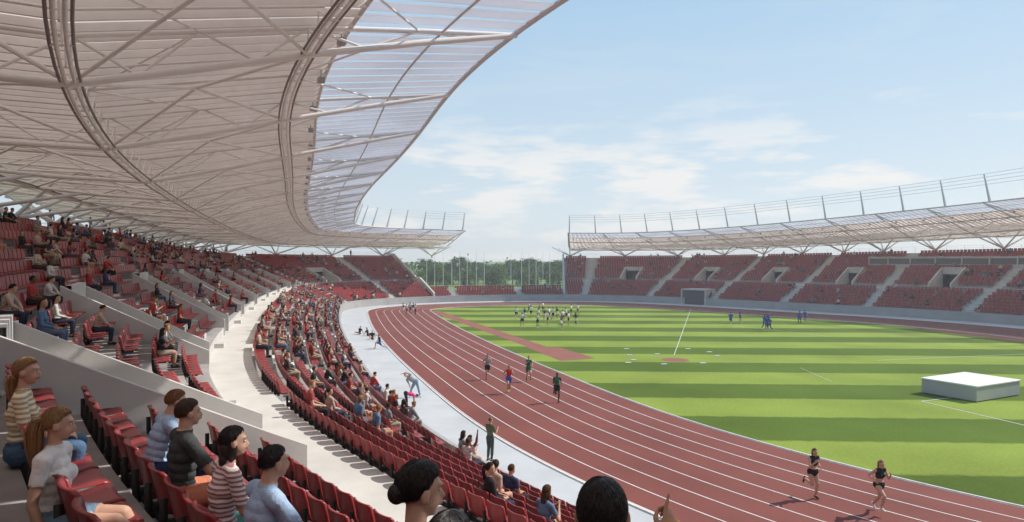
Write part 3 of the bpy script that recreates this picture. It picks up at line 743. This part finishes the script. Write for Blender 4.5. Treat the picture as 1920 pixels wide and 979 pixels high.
def make_person(name,J,mats,vox=0.013,fem=False,sleeve=0.6,leg='long',hair='short',face=True,strands=0,hands=('relax','relax'),fat=1.0,midriff=False,fingers=True,smooth_it=3):
    mb=MB(); bones=[]
    up,right,fwd=J['up'],J['right'],J['fwd']; ax=[right,fwd,up]
    pel,neck=J['pel'],J['neck']
    tw=[(-0.05,0.155,0.115),(0.0,0.162,0.118),(0.07,0.150,0.108),(0.15,0.138,0.100),(0.23,0.148,0.108),(0.31,0.160,0.115),(0.38,0.150,0.105),(0.435,0.115,0.08)]
    if fem: tw=[(-0.05,0.165,0.12),(0.0,0.165,0.12),(0.07,0.145,0.105),(0.15,0.122,0.09),(0.23,0.132,0.10),(0.31,0.142,0.115),(0.38,0.128,0.09),(0.435,0.10,0.07)]
    for (h,a,b) in tw: ell(mb,pel+up*h,ax,(a*fat,b*fat,0.075))
    if fem:
        for sg in (-1,1): ell(mb,pel+up*0.30+right*sg*0.065+fwd*0.075,ax,(0.055,0.05,0.055))
    bones+=[('torso',pel+up*0.06,pel+up*0.40,0.14),('pelvis',pel-up*0.06,pel+up*0.03,0.15),('torso',J['shL']*0.75+J['shc']*0.25,J['shR']*0.75+J['shc']*0.25,0.07)]
    cap(mb,neck-up*0.03,J['head']-J['hup']*0.03-J['look']*0.015,0.060 if not fem else 0.050,0.054 if not fem else 0.044); bones.append(('neck',neck+up*0.025,J['head']-J['hup']*0.06,0.055))
    for sd,sg in (('R',1),('L',-1)):
        sh,e,w=J['sh'+sd],J['el'+sd],J['wr'+sd]; f=0.86 if fem else 1.0
        cap(mb,neck-up*0.035,sh,0.062*f,0.060*f); 
        cap(mb,sh,e,0.057*f,0.042*f); cap(mb,e,e+(w-e)*0.35,0.042*f,0.042*f); cap(mb,e+(w-e)*0.3,w,0.042*f,0.026*f)
        bones+=[('uarm',sh,e,0.05),('farm',e,w,0.038)]
        if fingers: bones+=add_hand(mb,w,J['hd'+sd],J.get('pn'+sd,V3(0,0,-1)),sg,hands[0 if sg>0 else 1])
        else: ell(mb,w+J['hd'+sd]*0.07,[nrmz(np.cross(J['hd'+sd],V3(0.1,0.3,1))),J['hd'+sd],nrmz(np.cross(J['hd'+sd],nrmz(np.cross(J['hd'+sd],V3(0.1,0.3,1)))))],(0.03,0.08,0.02)); bones.append(('hand',w,w+J['hd'+sd]*0.14,0.03))
        hp,kn,an=J['hip'+sd],J['kn'+sd],J['an'+sd]
        cap(mb,hp,hp+(kn-hp)*0.4,0.098*fat,0.085*fat); cap(mb,hp+(kn-hp)*0.35,kn,0.085*fat,0.058)
        cap(mb,kn,kn+(an-kn)*0.35,0.056,0.058); cap(mb,kn+(an-kn)*0.3,an,0.058,0.036)
        bones+=[('thigh',hp,kn,0.08),('shin',kn,an,0.05)]
        to=nrmz(J['to'+sd]); sdn=nrmz(an-kn); heel=an+sdn*0.035-to*0.045; ball=an+sdn*0.05+to*0.12; tip=an+sdn*0.055+to*0.175
        cap(mb,heel,ball,0.036,0.036); cap(mb,ball,tip,0.036,0.024); cap(mb,an,ball,0.036,0.03)
        bones.append(('foot',heel,tip,0.045)); bones.append(('foot',an+sdn*0.02,ball,0.04))
    H=J['head']; lu=nrmz(J['look']); hu=J['hup']; hu=nrmz(hu-lu*np.dot(hu,lu)); hr=np.cross(lu,hu); hx=[hr,lu,hu]
    def hp_(x,y,z): return H+hr*x+lu*y+hu*z
    ell(mb,hp_(0,-0.008,0.022),hx,(0.073,0.092,0.090)); ell(mb,hp_(0,0.022,-0.035),hx,(0.058,0.068,0.072)); ell(mb,hp_(0,0.055,-0.088),hx,(0.028,0.026,0.020)); ell(mb,hp_(0,0.03,-0.075),hx,(0.045,0.05,0.03))
    bones+=[('head',hp_(0,0,0.03),hp_(0,0.03,-0.06),0.085)]
    if face:
        cap(mb,hp_(0,0.086,0.010),hp_(0,0.104,-0.026),0.008,0.014,8); ell(mb,hp_(0,0.092,-0.052),hx,(0.024,0.012,0.012))
        ell(mb,hp_(0,0.078,0.030),hx,(0.052,0.018,0.012))
        for sg in (-1,1): ell(mb,hp_(sg*0.082,-0.006,-0.008),hx,(0.012,0.021,0.034))
    me=remesh(mb,vox,smooth_it if vox<0.02 else 1)
    n=len(me.polygons); cen=np.empty(n*3); me.polygons.foreach_get('center',cen); cen=cen.reshape(-1,3)
    best=np.full(n,1e9); lab=np.zeros(n,int); tt=np.zeros(n); labs=[]
    for bi,(l,a,b,r_) in enumerate(bones):
        ab=b-a; t=np.clip(((cen-a)@ab)/(ab@ab+1e-12),0,1); d=np.linalg.norm(cen-(a+t[:,None]*ab),axis=1)-r_
        m_=d<best; best[m_]=d[m_]; lab[m_]=bi; tt[m_]=t[m_]; labs.append(l)
    mi=np.zeros(n,int)
    ll=np.array(labs)[lab]
    legt={'long':9,'shorts':0.62,'brief':0.18,'knee':0.9}[leg]
    mi[(ll=='torso')]=1
    if midriff:
        hgt=(cen-pel)@up; mi[(ll=='torso')&(hgt<0.20)]=0
    mi[(ll=='uarm')&(tt<(sleeve if sleeve<1 else 9))&(sleeve>0.01)]=1
    if sleeve>1: mi[(ll=='farm')&(tt<sleeve-1)]=1
    mi[ll=='pelvis']=2
    mi[(ll=='thigh')&(tt<legt)]=2
    if leg=='long': mi[(ll=='shin')&(tt<0.93)]=2
    mi[ll=='foot']=3
    me.polygons.foreach_set('material_index',mi.astype(np.int32))
    nvv=len(me.vertices); co=np.empty(nvv*3); me.vertices.foreach_get('co',co); co=co.reshape(-1,3)
    no=np.array([v.normal[:] for v in me.vertices])
    isl=np.zeros(nvv)
    lt=np.zeros(n,int); me.polygons.foreach_get('loop_total',lt); vi=np.zeros(len(me.loops),int); me.loops.foreach_get('vertex_index',vi)
    fi=np.repeat(np.arange(n),lt); clo=(mi[fi]==1)|(mi[fi]==2)
    isl[vi[clo]]=1
    ph=co[:,0]*19+np.sin(co[:,1]*17+co[:,2]*6)*1.6
    wr=0.0028*np.sin(co[:,2]*34+ph)*np.clip(np.sin(co[:,2]*9-co[:,0]*11+co[:,1]*8)+0.4,0,1.4)
    co=co+no*(isl*(0.009+wr))[:,None]
    me.vertices.foreach_set('co',co.reshape(-1))
    ex=MB()
    if face:
        for sg in (-1,1):
            ell(ex,hp_(sg*0.030,0.079,0.006),hx,(0.012,0.009,0.006),5); ell(ex,hp_(sg*0.030,0.0855,0.006),hx,(0.0055,0.004,0.0055),6)
            cap(ex,hp_(sg*0.014,0.094,0.028),hp_(sg*0.045,0.082,0.029),0.003,0.002,6,4)
        ell(ex,hp_(0,0.098,-0.050),hx,(0.021,0.006,0.0035),7); ell(ex,hp_(0,0.097,-0.057),hx,(0.018,0.006,0.0045),7)
    man=(hair=='short')
    def zth(y): return np.interp(y,[-1,-0.3,0.12,0.45,1],[-0.58,-0.38,0.06,0.42,0.62] if man else [-0.75,-0.50,-0.05,0.42,0.62])
    nu,nvx=28,18; Vc=[];Fc=[]
    rad=np.array([0.073+0.008,0.092+0.009,0.090+0.012])
    idx={}
    for i in range(nvx+1):
        t=math.pi*i/nvx
        for k_ in range(nu):
            a=2*math.pi*k_/nu; d=V3(math.sin(t)*math.cos(a),math.sin(t)*math.sin(a),math.cos(t)); 
            zt=zth(d[1]); z_=d[2]
            f_=1.0+0.02*math.sin(a*7+t*5)+0.015*math.sin(a*13)
            if z_<zt+0.14: f_*=1-0.10*min(1,(zt+0.14-z_)/0.14)
            q=d*rad*f_; Vc.append(hp_(q[0],q[1]-0.008,q[2]+0.022)); idx[(i,k_)]=(len(Vc)-1,z_>zt)
    for i in range(nvx):
        for k_ in range(nu):
            c4=[idx[(i,k_)],idx[(i+1,k_)],idx[(i+1,(k_+1)%nu)],idx[(i,(k_+1)%nu)]]
            if sum(c[1] for c in c4)>=3: Fc.append(tuple(c[0] for c in c4))
    ex.add(Vc,Fc,4)
    tail=None
    if hair=='pony': tail=[hp_(0,-0.085,0.045),hp_(0,-0.125,0.03),hp_(0,-0.14,-0.05),hp_(0,-0.13,-0.15),hp_(0,-0.115,-0.25),hp_(0,-0.11,-0.32)]; tr=[0.022,0.028,0.034,0.031,0.022,0.006]
    if hair=='lowpony': tail=[hp_(0,-0.085,-0.03),hp_(0,-0.105,-0.07),hp_(0,-0.11,-0.14),hp_(0,-0.10,-0.22),hp_(0.01,-0.09,-0.30)]; tr=[0.035,0.033,0.030,0.024,0.008]
    if hair=='bun': ell(ex,hp_(0,-0.102,-0.01),hx,(0.040,0.036,0.040),4)
    if hair=='long':
        for (x,y,z,a,b,c) in ((0,-0.06,-0.05,0.078,0.050,0.10),(0,-0.072,-0.14,0.074,0.040,0.10),(0.062,-0.02,-0.05,0.022,0.045,0.09),(-0.062,-0.02,-0.05,0.022,0.045,0.09)): ell(ex,hp_(x,y,z),hx,(a,b,c),4)
    if tail is not None: ex.poly(tail,tr,10,4)
    if strands:
        rr=random.Random(len(name)*7+strands)
        sr=0.0016 if strands<1500 else 0.0011
        for _ in range(strands):
            a=rr.uniform(0,6.283); t0=rr.uniform(0.0,1.9); steps=6; ln=rr.uniform(0.35,0.8); pts=[]
            d_a=rr.uniform(-0.25,0.25); lift=rr.uniform(1.0,1.055)
            for q in range(steps):
                t=t0+ln*q/(steps-1); aa=a+d_a*q/(steps-1)
                d=V3(math.sin(t)*math.cos(aa),math.sin(t)*math.sin(aa),math.cos(t))
                if d[2]<zth(d[1])-0.06: break
                low=min(1,max(0,(zth(d[1])+0.2-d[2])/0.2)); qv=d*rad*(lift+0.03*q/(steps-1)-0.09*low); pts.append(hp_(qv[0],qv[1]-0.008,qv[2]+0.022))
            if len(pts)>=3: ex.poly(pts,[sr]*(len(pts)-1)+[0.0004],3,4)
        if tail is not None:
            TL=np.array(tail)
            for _ in range(strands//4):
                ox,oy=rr.gauss(0,0.8),rr.gauss(0,0.8); pts=[TL[q]+(hr*ox+lu*oy)*tr[q]*1.0+hu*rr.uniform(-0.004,0.004) for q in range(len(TL))]
                ex.poly(pts,[0.002]*(len(pts)-1)+[0.0006],3,4)
        if hair=='bun':
            for _ in range(strands//5):
                u_=nrmz(V3(rr.gauss(0,1),rr.gauss(0,1),rr.gauss(0,1))); v_=nrmz(np.cross(u_,V3(rr.gauss(0,1),rr.gauss(0,1),rr.gauss(0,1))))
                pts=[]
                for q in range(5):
                    dd=u_*math.cos(q*0.25)+v_*math.sin(q*0.25); pts.append(hp_(dd[0]*0.042,-0.102+dd[1]*0.038,-0.01+dd[2]*0.042))
                ex.poly(pts,[0.0013]*5,3,4)
    exo=ex.obj('tmp_ex',[]); 
    for m_ in mats: me.materials.append(m_)
    for m_ in mats: exo.data.materials.append(m_)
    exo.data.polygons.foreach_set('material_index',ex.m)
    o=bpy.data.objects.new(name,me); scene.collection.objects.link(o)
    bpy.ops.object.select_all(action='DESELECT'); exo.select_set(True); o.select_set(True); bpy.context.view_layer.objects.active=o
    bpy.ops.object.join()
    o.data.polygons.foreach_set('use_smooth',[True]*len(o.data.polygons)); o.name=name
    return o
def PM(skin_,shirt,pants,shoes,hair): return [skin_,shirt,pants,shoes,hair,M_eye,M_iris,M_lip]
def put(o,x,y,z,face,sc=1.0):
    o.location=(x,y,z); o.rotation_euler=(0,0,math.atan2(-face[0],face[1])); o.scale=(sc,sc,sc); return o
def inst(o,name=None,parent=None):
    n_=bpy.data.objects.new(name or o.name.split('.')[0],o.data); scene.collection.objects.link(n_)
    if parent: n_.parent=parent
    return n_
used=set()
def seat_person(o,x,y,row,face=None,sc=1.0,snap=True):
    hx_=SP[:,0]-SP[:,3]*0.14; hy=SP[:,1]-SP[:,4]*0.14
    e=(hx_-x)**2+(hy-y)**2+np.where((SP[:,6]==1)&(SP[:,7]==row),0,1e6)
    for u in used: e[u]=1e12
    i=int(np.argmin(e)); used.add(i); r_=SP[i]; f=nrmz(face or (-r_[3],-r_[4]))
    if snap: put(o,r_[0],r_[1],r_[2],f,sc)
    else: put(o,x-f[0]*0.14,y-f[1]*0.14,r_[2],f,sc)
o=make_person('man_in_blue_shirt',J_sit(0.30,'knees',look=(0.1,1,-0.15)),PM(SK1,C_lblue,C_navy,C_black,H_ginger),0.011,False,1.8,'long','short',strands=900); seat_person(o,-3.80,6.4,3)
o=make_person('man_in_grey_shirt',J_sit(0.05,'knees',look=(0.05,1,0)),PM(SK1,C_char,C_orange,C_white,H_brown),0.011,False,0.8,'shorts','short',strands=1000); seat_person(o,-3.05,5.8,3,sc=1.04)
o=make_person('blond_woman',J_sit(0.02,'lap',True,look=(0.3,0.85,0.0)),PM(SK1,C_str1,C_jean,C_white,H_blond),0.011,True,0.75,'long','lowpony',strands=900); seat_person(o,-4.35,5.9,4,face=(0.85,0.5),sc=1.02,snap=False)
o=make_person('girl_in_white_shirt',J_sit(0.0,'side',True,legs='ext',look=(-0.3,1,-0.1)),PM(SK1,C_white,C_jean2,C_pink,H_blond),0.011,True,0.55,'shorts','pony',strands=900); seat_person(o,-3.05,4.45,4,face=(0.92,0.20),sc=0.93,snap=False)
o=make_person('woman_in_striped_shirt',J_sit(0.12,'lap',True,look=(0.3,1,0)),PM(SK1,C_str2,C_teal,C_white,H_black),0.012,True,0.8,'long','long',strands=700); seat_person(o,-2.12,5.3,3)
o=make_person('man_in_light_blue_shirt',J_sit(0.14,'knees',look=(0.0,1,0)),PM(SK1,C_lblue,C_jean,C_black,H_black),0.012,False,0.7,'long','short',strands=800); seat_person(o,-1.62,4.9,3)
o=make_person('dark_haired_woman',J_sit(0.10,'lap',True,look=(0.75,0.75,-0.12)),PM(SK1,C_navy,C_jean,C_white,H_black),0.008,True,0.8,'long','bun',strands=5000)
put(o,-0.46,2.60,5.835,(0.3,0.95),1.0)
o=make_person('woman_with_black_hair',J_sit(0.2,'lap',True,look=(0.2,1,-0.1)),PM(SK1,C_black,C_jean,C_white,H_black),0.010,True,0.8,'long','long',strands=3500)
put(o,-0.33,2.12,5.79,(0.35,0.93),1.0)
Jp=J_sit(0.08,'lap',look=(0.15,1,-0.02)); Jp['elR']=Jp['shR']+V3(0.10,0.20,-0.15); Jp['wrR']=Jp['elR']+V3(-0.04,0.09,0.19); Jp['hdR']=nrmz(V3(0.30,0.35,0.8)); Jp['pnR']=nrmz(V3(-0.6,0.7,-0.1))
o=make_person('pointing_man',Jp,PM(SK2,C_white,C_navy,C_black,H_black),0.006,False,0.7,'long','short',strands=4500,hands=('point','relax'),smooth_it=3)
put(o,0.29,2.0,5.955,(0.05,1.0),1.0)
# ---- athletes
def ground_put(o,px,py,face,sc=1.0):
    x,y=gp(px,py); put(o,x,y,0.008,face,sc); return o
def rdir(px,py):
    x,y=gp(px,py); s=s_near(x,y,-9); a=P(s,-9); b=P(s-0.5,-9); d=(b-a)[:2]; return tuple(nrmz(d))
runA=make_person('runner_woman',J_run(3,True),PM(SK1,C_black,C_black,C_black,H_brown),0.012,True,0.0,'brief','pony',midriff=True)
runB=make_person('runner_woman',J_run(0,True),PM(SK1,C_black,C_black,C_white,H_ginger),0.012,True,0.0,'brief','pony',midriff=True)
for o,px,py in ((runA,1524,935),(runB,1648,963)):
    d=rdir(px,py); ground_put(o,px,py,(d[0]*0.55-0.1,d[1]-0.35))
specs=[(914,712,2,C_grey,C_black,SK2,H_black),(954,738,0,C_red,C_blue,SK2,H_black),(991,716,1,C_green,C_green,SK1,H_brown),(1044,755,3,C_green,C_black,SK3,H_black)]
for px,py,v,sh,pt,sk,hh in specs:
    o=make_person('runner_man',J_run(v),PM(sk,sh,pt,C_yel if px==954 else C_black,hh),0.014,False,0.0,'shorts','short'); d=rdir(px,py); ground_put(o,px,py,(d[0]*0.6,d[1]-0.2))
o=make_person('coach_standing',J_stand(arms='camera'),PM(SK2,C_olive,C_char,C_black,H_brown),0.014,False,0.8,'long','short'); ground_put(o,919,865,(0.6,0.6))
o=make_person('stretching_athlete',J_side(),PM(SK1,C_grey,C_jean2,C_white,H_blond),0.014,False,0.6,'long','short'); ground_put(o,778,745,(0.2,-1))
o=make_person('bending_athlete',J_bend(),PM(SK2,C_pink,C_black,C_black,H_black),0.014,False,0.6,'long','short'); ground_put(o,763,766,(0.9,0.2),0.92)
o=make_person('resting_athlete',J_floor(),PM(SK1,C_black,C_char,C_white,H_brown),0.016,False,0.6,'shorts','short'); ground_put(o,690,630,(0.9,-0.3)); 
o2=inst(o,'resting_athlete'); ground_put(o2,674,627,(-0.5,-0.8)); o2=inst(o,'resting_athlete'); ground_put(o2,698,636,(0.2,-0.9))
o=make_person('lunging_athlete',J_lunge(),PM(SK1,C_black,C_blue,C_white,H_brown),0.016,False,0.6,'shorts','short'); ground_put(o,712,654,(-1,0.1))
def FB(J,sh,pt,so): return make_person('football_player',J,PM(C_rskin,sh,pt,so,C_rhair),0.02,False,0.6,'shorts','short',face=False)
F1=FB(J_run(0),C_white,C_black,C_black); F2=FB(J_stand(arms='hips',wide=0.16),C_white,C_black,C_white); F3=FB(J_run(3),C_char,C_white,C_white)
F4=FB(J_run(1),C_blue,C_blue,C_white); F5=FB(J_stand(arms='down',wide=0.13),C_blue,C_blue,C_white)
uf=set()
def fb(b,px,py,sc=1.0):
    o=b if id(b) not in uf else inst(b,'football_player'); uf.add(id(b)); a=random.uniform(0,6.28); ground_put(o,px,py,(math.cos(a),math.sin(a)),sc)
for i,(px,py) in enumerate([(968,599),(979,613),(984,601),(996,596),(1008,615),(1021,603),(1030,600),(1037,601),(1052,617),(1056,606),(1066,611),(1080,612),(1083,592),(1071,593),(1010,595),(1062,601),(1027,610),(1045,598),(992,588),(1018,587)]):
    fb([F1,F2,F3][i%3],px,py)
for i,(px,py) in enumerate([(1370,612),(1388,606),(1433,618),(1438,622),(1444,622),(1499,609),(1510,607),(1440,611)]): fb([F4,F5][i%2],px,py)
for i,(px,py) in enumerate([(757,590),(763,592),(769,588),(774,590),(779,592)]): fb([F3,F2,F1][i%3],px,py)
# ---- crowd
crowd=empty('spectator_crowd'); base=[]
cm=PM(C_rskin,C_rshirt,C_rpants,M_seatd,C_rhair)
cfg=[(J_sit(0.05,'lap'),False,0.6,'long','short'),(J_sit(0.25,'knees'),False,1.9,'long','short'),(J_sit(0.1,'clap',True),True,0.6,'knee','long'),(J_sit(0.0,'lap',True,look=(0.5,0.8,0)),True,1.8,'long','pony'),(J_sit(0.12,'side',look=(-0.6,0.8,0)),False,0.7,'shorts','short'),(J_sit(0.02,'up'),False,0.5,'long','short')]
for (J,fm,sl_,lg,hr_) in cfg: 
    b=make_person('spectator',J,cm,0.018,fm,sl_,lg,hr_,face=False,fingers=False); b.parent=crowd; base.append(b)
stb=make_person('standing_spectator',J_stand(arms='down'),cm,0.02,False,1.8,'long','short',face=False,fingers=False); stb.parent=crowd
cnt=0; ub=set()
for i,r_ in enumerate(SP):
    x,y,z,nx,ny,s,tier,ri=r_
    if i in used: continue
    d=math.hypot(x,y)
    if d<10.5 or y<4: continue
    if x/y>0.9 or x/y<-1.1: continue
    left=(x<-2 and y<112) or d<40
    g_=0.5+0.5*math.sin(s*0.55+ri*0.9)*math.sin(s*0.21+ri*0.33+1)
    g_=g_*g_*3
    if left:
        if tier==0: p_=(0.17*g_+0.06) if y>26 else (0.07*g_+0.02)
        else: p_=0.055*g_+0.02 if ri<6 else 0.14*g_+0.02
        if y>70: p_*=0.8
        if d<16: p_*=0.4
    else: p_=0.06*g_+0.02 if tier==1 else 0.04*g_+0.01
    if rng.random()<p_:
        b=random.choices(range(6),[4,4,3,3,2,0.4])[0]
        o=base[b] if b not in ub else inst(base[b],'spectator',crowd); ub.add(b)
        put(o,x,y,z,(-nx+random.uniform(-.25,.25),-ny+random.uniform(-.25,.25)),random.uniform(0.92,1.04)); cnt+=1
first=True
for s in list(np.arange(s_near(-3,25),sgA,2.3)):
    if rng.random()<0.45:
        o=stb if first else inst(stb,'standing_spectator',crowd); first=False
        q=P(s,random.uniform(20.9,22.2),float(rowz(13,s))); put(o,q[0],q[1],q[2],(random.uniform(-1,1),random.uniform(-1,1)),random.uniform(0.92,1.03)); cnt+=1

# ------------------------------------------------------------------ light, sky, haze
sd=nrmz(V3(0.95,0.30,0)); el=math.radians(44)
sunv=Vector((sd[0]*math.cos(el),sd[1]*math.cos(el),math.sin(el)))
ld=bpy.data.lights.new('sun','SUN'); ld.energy=5.0; ld.angle=math.radians(0.5); ld.color=(1.0,0.95,0.87)
lo=bpy.data.objects.new('sun',ld); scene.collection.objects.link(lo); lo.rotation_euler=sunv.to_track_quat('Z','Y').to_euler()
mb=MB(); mb.box((20,150,14.0),900,900,30); hz=mb.obj('haze',[])
vm=bpy.data.materials.new('air_haze'); vm.use_nodes=True; vn=vm.node_tree; vn.nodes.clear(); vo=vn.nodes.new('ShaderNodeOutputMaterial'); vs=vn.nodes.new('ShaderNodeVolumeScatter'); vs.inputs['Density'].default_value=0.0009; vs.inputs['Anisotropy'].default_value=0.3; vs.inputs['Color'].default_value=(0.97,0.98,1.0,1); vn.links.new(vs.outputs[0],vo.inputs['Volume']); hz.data.materials.append(vm)
w=bpy.data.worlds.new('World'); scene.world=w; w.use_nodes=True; nt=w.node_tree; bg=nt.nodes['Background']; bg.inputs['Strength'].default_value=0.115
sky=nt.nodes.new('ShaderNodeTexSky'); sky.sky_type='NISHITA'; sky.sun_disc=False; sky.sun_elevation=el; sky.sun_rotation=math.atan2(sd[0],sd[1]); sky.air_density=1.0; sky.dust_density=0.8; sky.ozone_density=1.5
tc=nt.nodes.new('ShaderNodeTexCoord'); sx=nt.nodes.new('ShaderNodeSeparateXYZ'); nt.links.new(tc.outputs['Generated'],sx.inputs[0])
def mth(op,a,b=None):
    n=nt.nodes.new('ShaderNodeMath'); n.operation=op
    for i,v in enumerate((a,b)):
        if v is None: continue
        if isinstance(v,(int,float)): n.inputs[i].default_value=v
        else: nt.links.new(v,n.inputs[i])
    return n.outputs[0]
zc=mth('MAXIMUM',sx.outputs['Z'],0.0)
gr=nt.nodes.new('ShaderNodeValToRGB'); nt.links.new(zc,gr.inputs['Fac'])
gr.color_ramp.elements[0].position=0.0; gr.color_ramp.elements[0].color=(0.84,0.91,0.95,1); gr.color_ramp.elements[1].position=0.6; gr.color_ramp.elements[1].color=(0.34,0.58,0.88,1)
e_=gr.color_ramp.elements.new(0.16); e_.color=(0.66,0.81,0.93,1); e_=gr.color_ramp.elements.new(0.36); e_.color=(0.47,0.70,0.92,1)
gs=nt.nodes.new('ShaderNodeVectorMath'); gs.operation='SCALE'; gs.inputs['Scale'].default_value=8.5; nt.links.new(gr.outputs[0],gs.inputs[0])
m1=nt.nodes.new('ShaderNodeMix'); m1.data_type='RGBA'; m1.inputs[0].default_value=0.85; nt.links.new(sky.outputs[0],m1.inputs[6]); nt.links.new(gs.outputs[0],m1.inputs[7])
dv=nt.nodes.new('ShaderNodeCombineXYZ'); den=mth('ADD',zc,0.30)
nt.links.new(mth('DIVIDE',sx.outputs['X'],den),dv.inputs[0]); nt.links.new(mth('DIVIDE',sx.outputs['Y'],den),dv.inputs[1]); nt.links.new(mth('MULTIPLY',zc,9.0),dv.inputs[2])
cn=nt.nodes.new('ShaderNodeTexNoise'); cn.inputs['Scale'].default_value=2.9; cn.inputs['Detail'].default_value=10; cn.inputs['Roughness'].default_value=0.56; nt.links.new(dv.outputs[0],cn.inputs['Vector'])
dp=nt.nodes.new('ShaderNodeVectorMath'); dp.operation='DOT_PRODUCT'; nt.links.new(tc.outputs['Generated'],dp.inputs[0]); dp.inputs[1].default_value=(0.165,0.980,0.11)
mk=nt.nodes.new('ShaderNodeMapRange'); mk.inputs['From Min'].default_value=0.93; mk.inputs['From Max'].default_value=0.998; mk.inputs['To Min'].default_value=-0.03; mk.inputs['To Max'].default_value=0.09; nt.links.new(dp.outputs['Value'],mk.inputs['Value'])
cr=nt.nodes.new('ShaderNodeMapRange'); cr.inputs['From Min'].default_value=0.53; cr.inputs['From Max'].default_value=0.66; nt.links.new(mth('ADD',cn.outputs['Fac'],mk.outputs[0]),cr.inputs['Value'])
fade=nt.nodes.new('ShaderNodeMapRange'); fade.inputs['From Min'].default_value=0.13; fade.inputs['From Max'].default_value=0.24; fade.inputs['To Min'].default_value=0.90; fade.inputs['To Max'].default_value=0.08; nt.links.new(zc,fade.inputs['Value'])
cf=mth('MULTIPLY',cr.outputs[0],fade.outputs[0])
m2=nt.nodes.new('ShaderNodeMix'); m2.data_type='RGBA'; nt.links.new(cf,m2.inputs[0]); nt.links.new(m1.outputs[2],m2.inputs[6]); m2.inputs[7].default_value=(8.1,8.05,7.9,1)
nt.links.new(m2.outputs[2],bg.inputs['Color'])
cam=bpy.data.cameras.new('camera'); cam.sensor_width=36; cam.lens=36*F_PX/1920; cam.clip_end=8000; cam.clip_start=0.05
co_=bpy.data.objects.new('camera',cam); scene.collection.objects.link(co_); co_.location=(0,0,CAMZ); co_.rotation_euler=(math.radians(90),0,0); scene.camera=co_
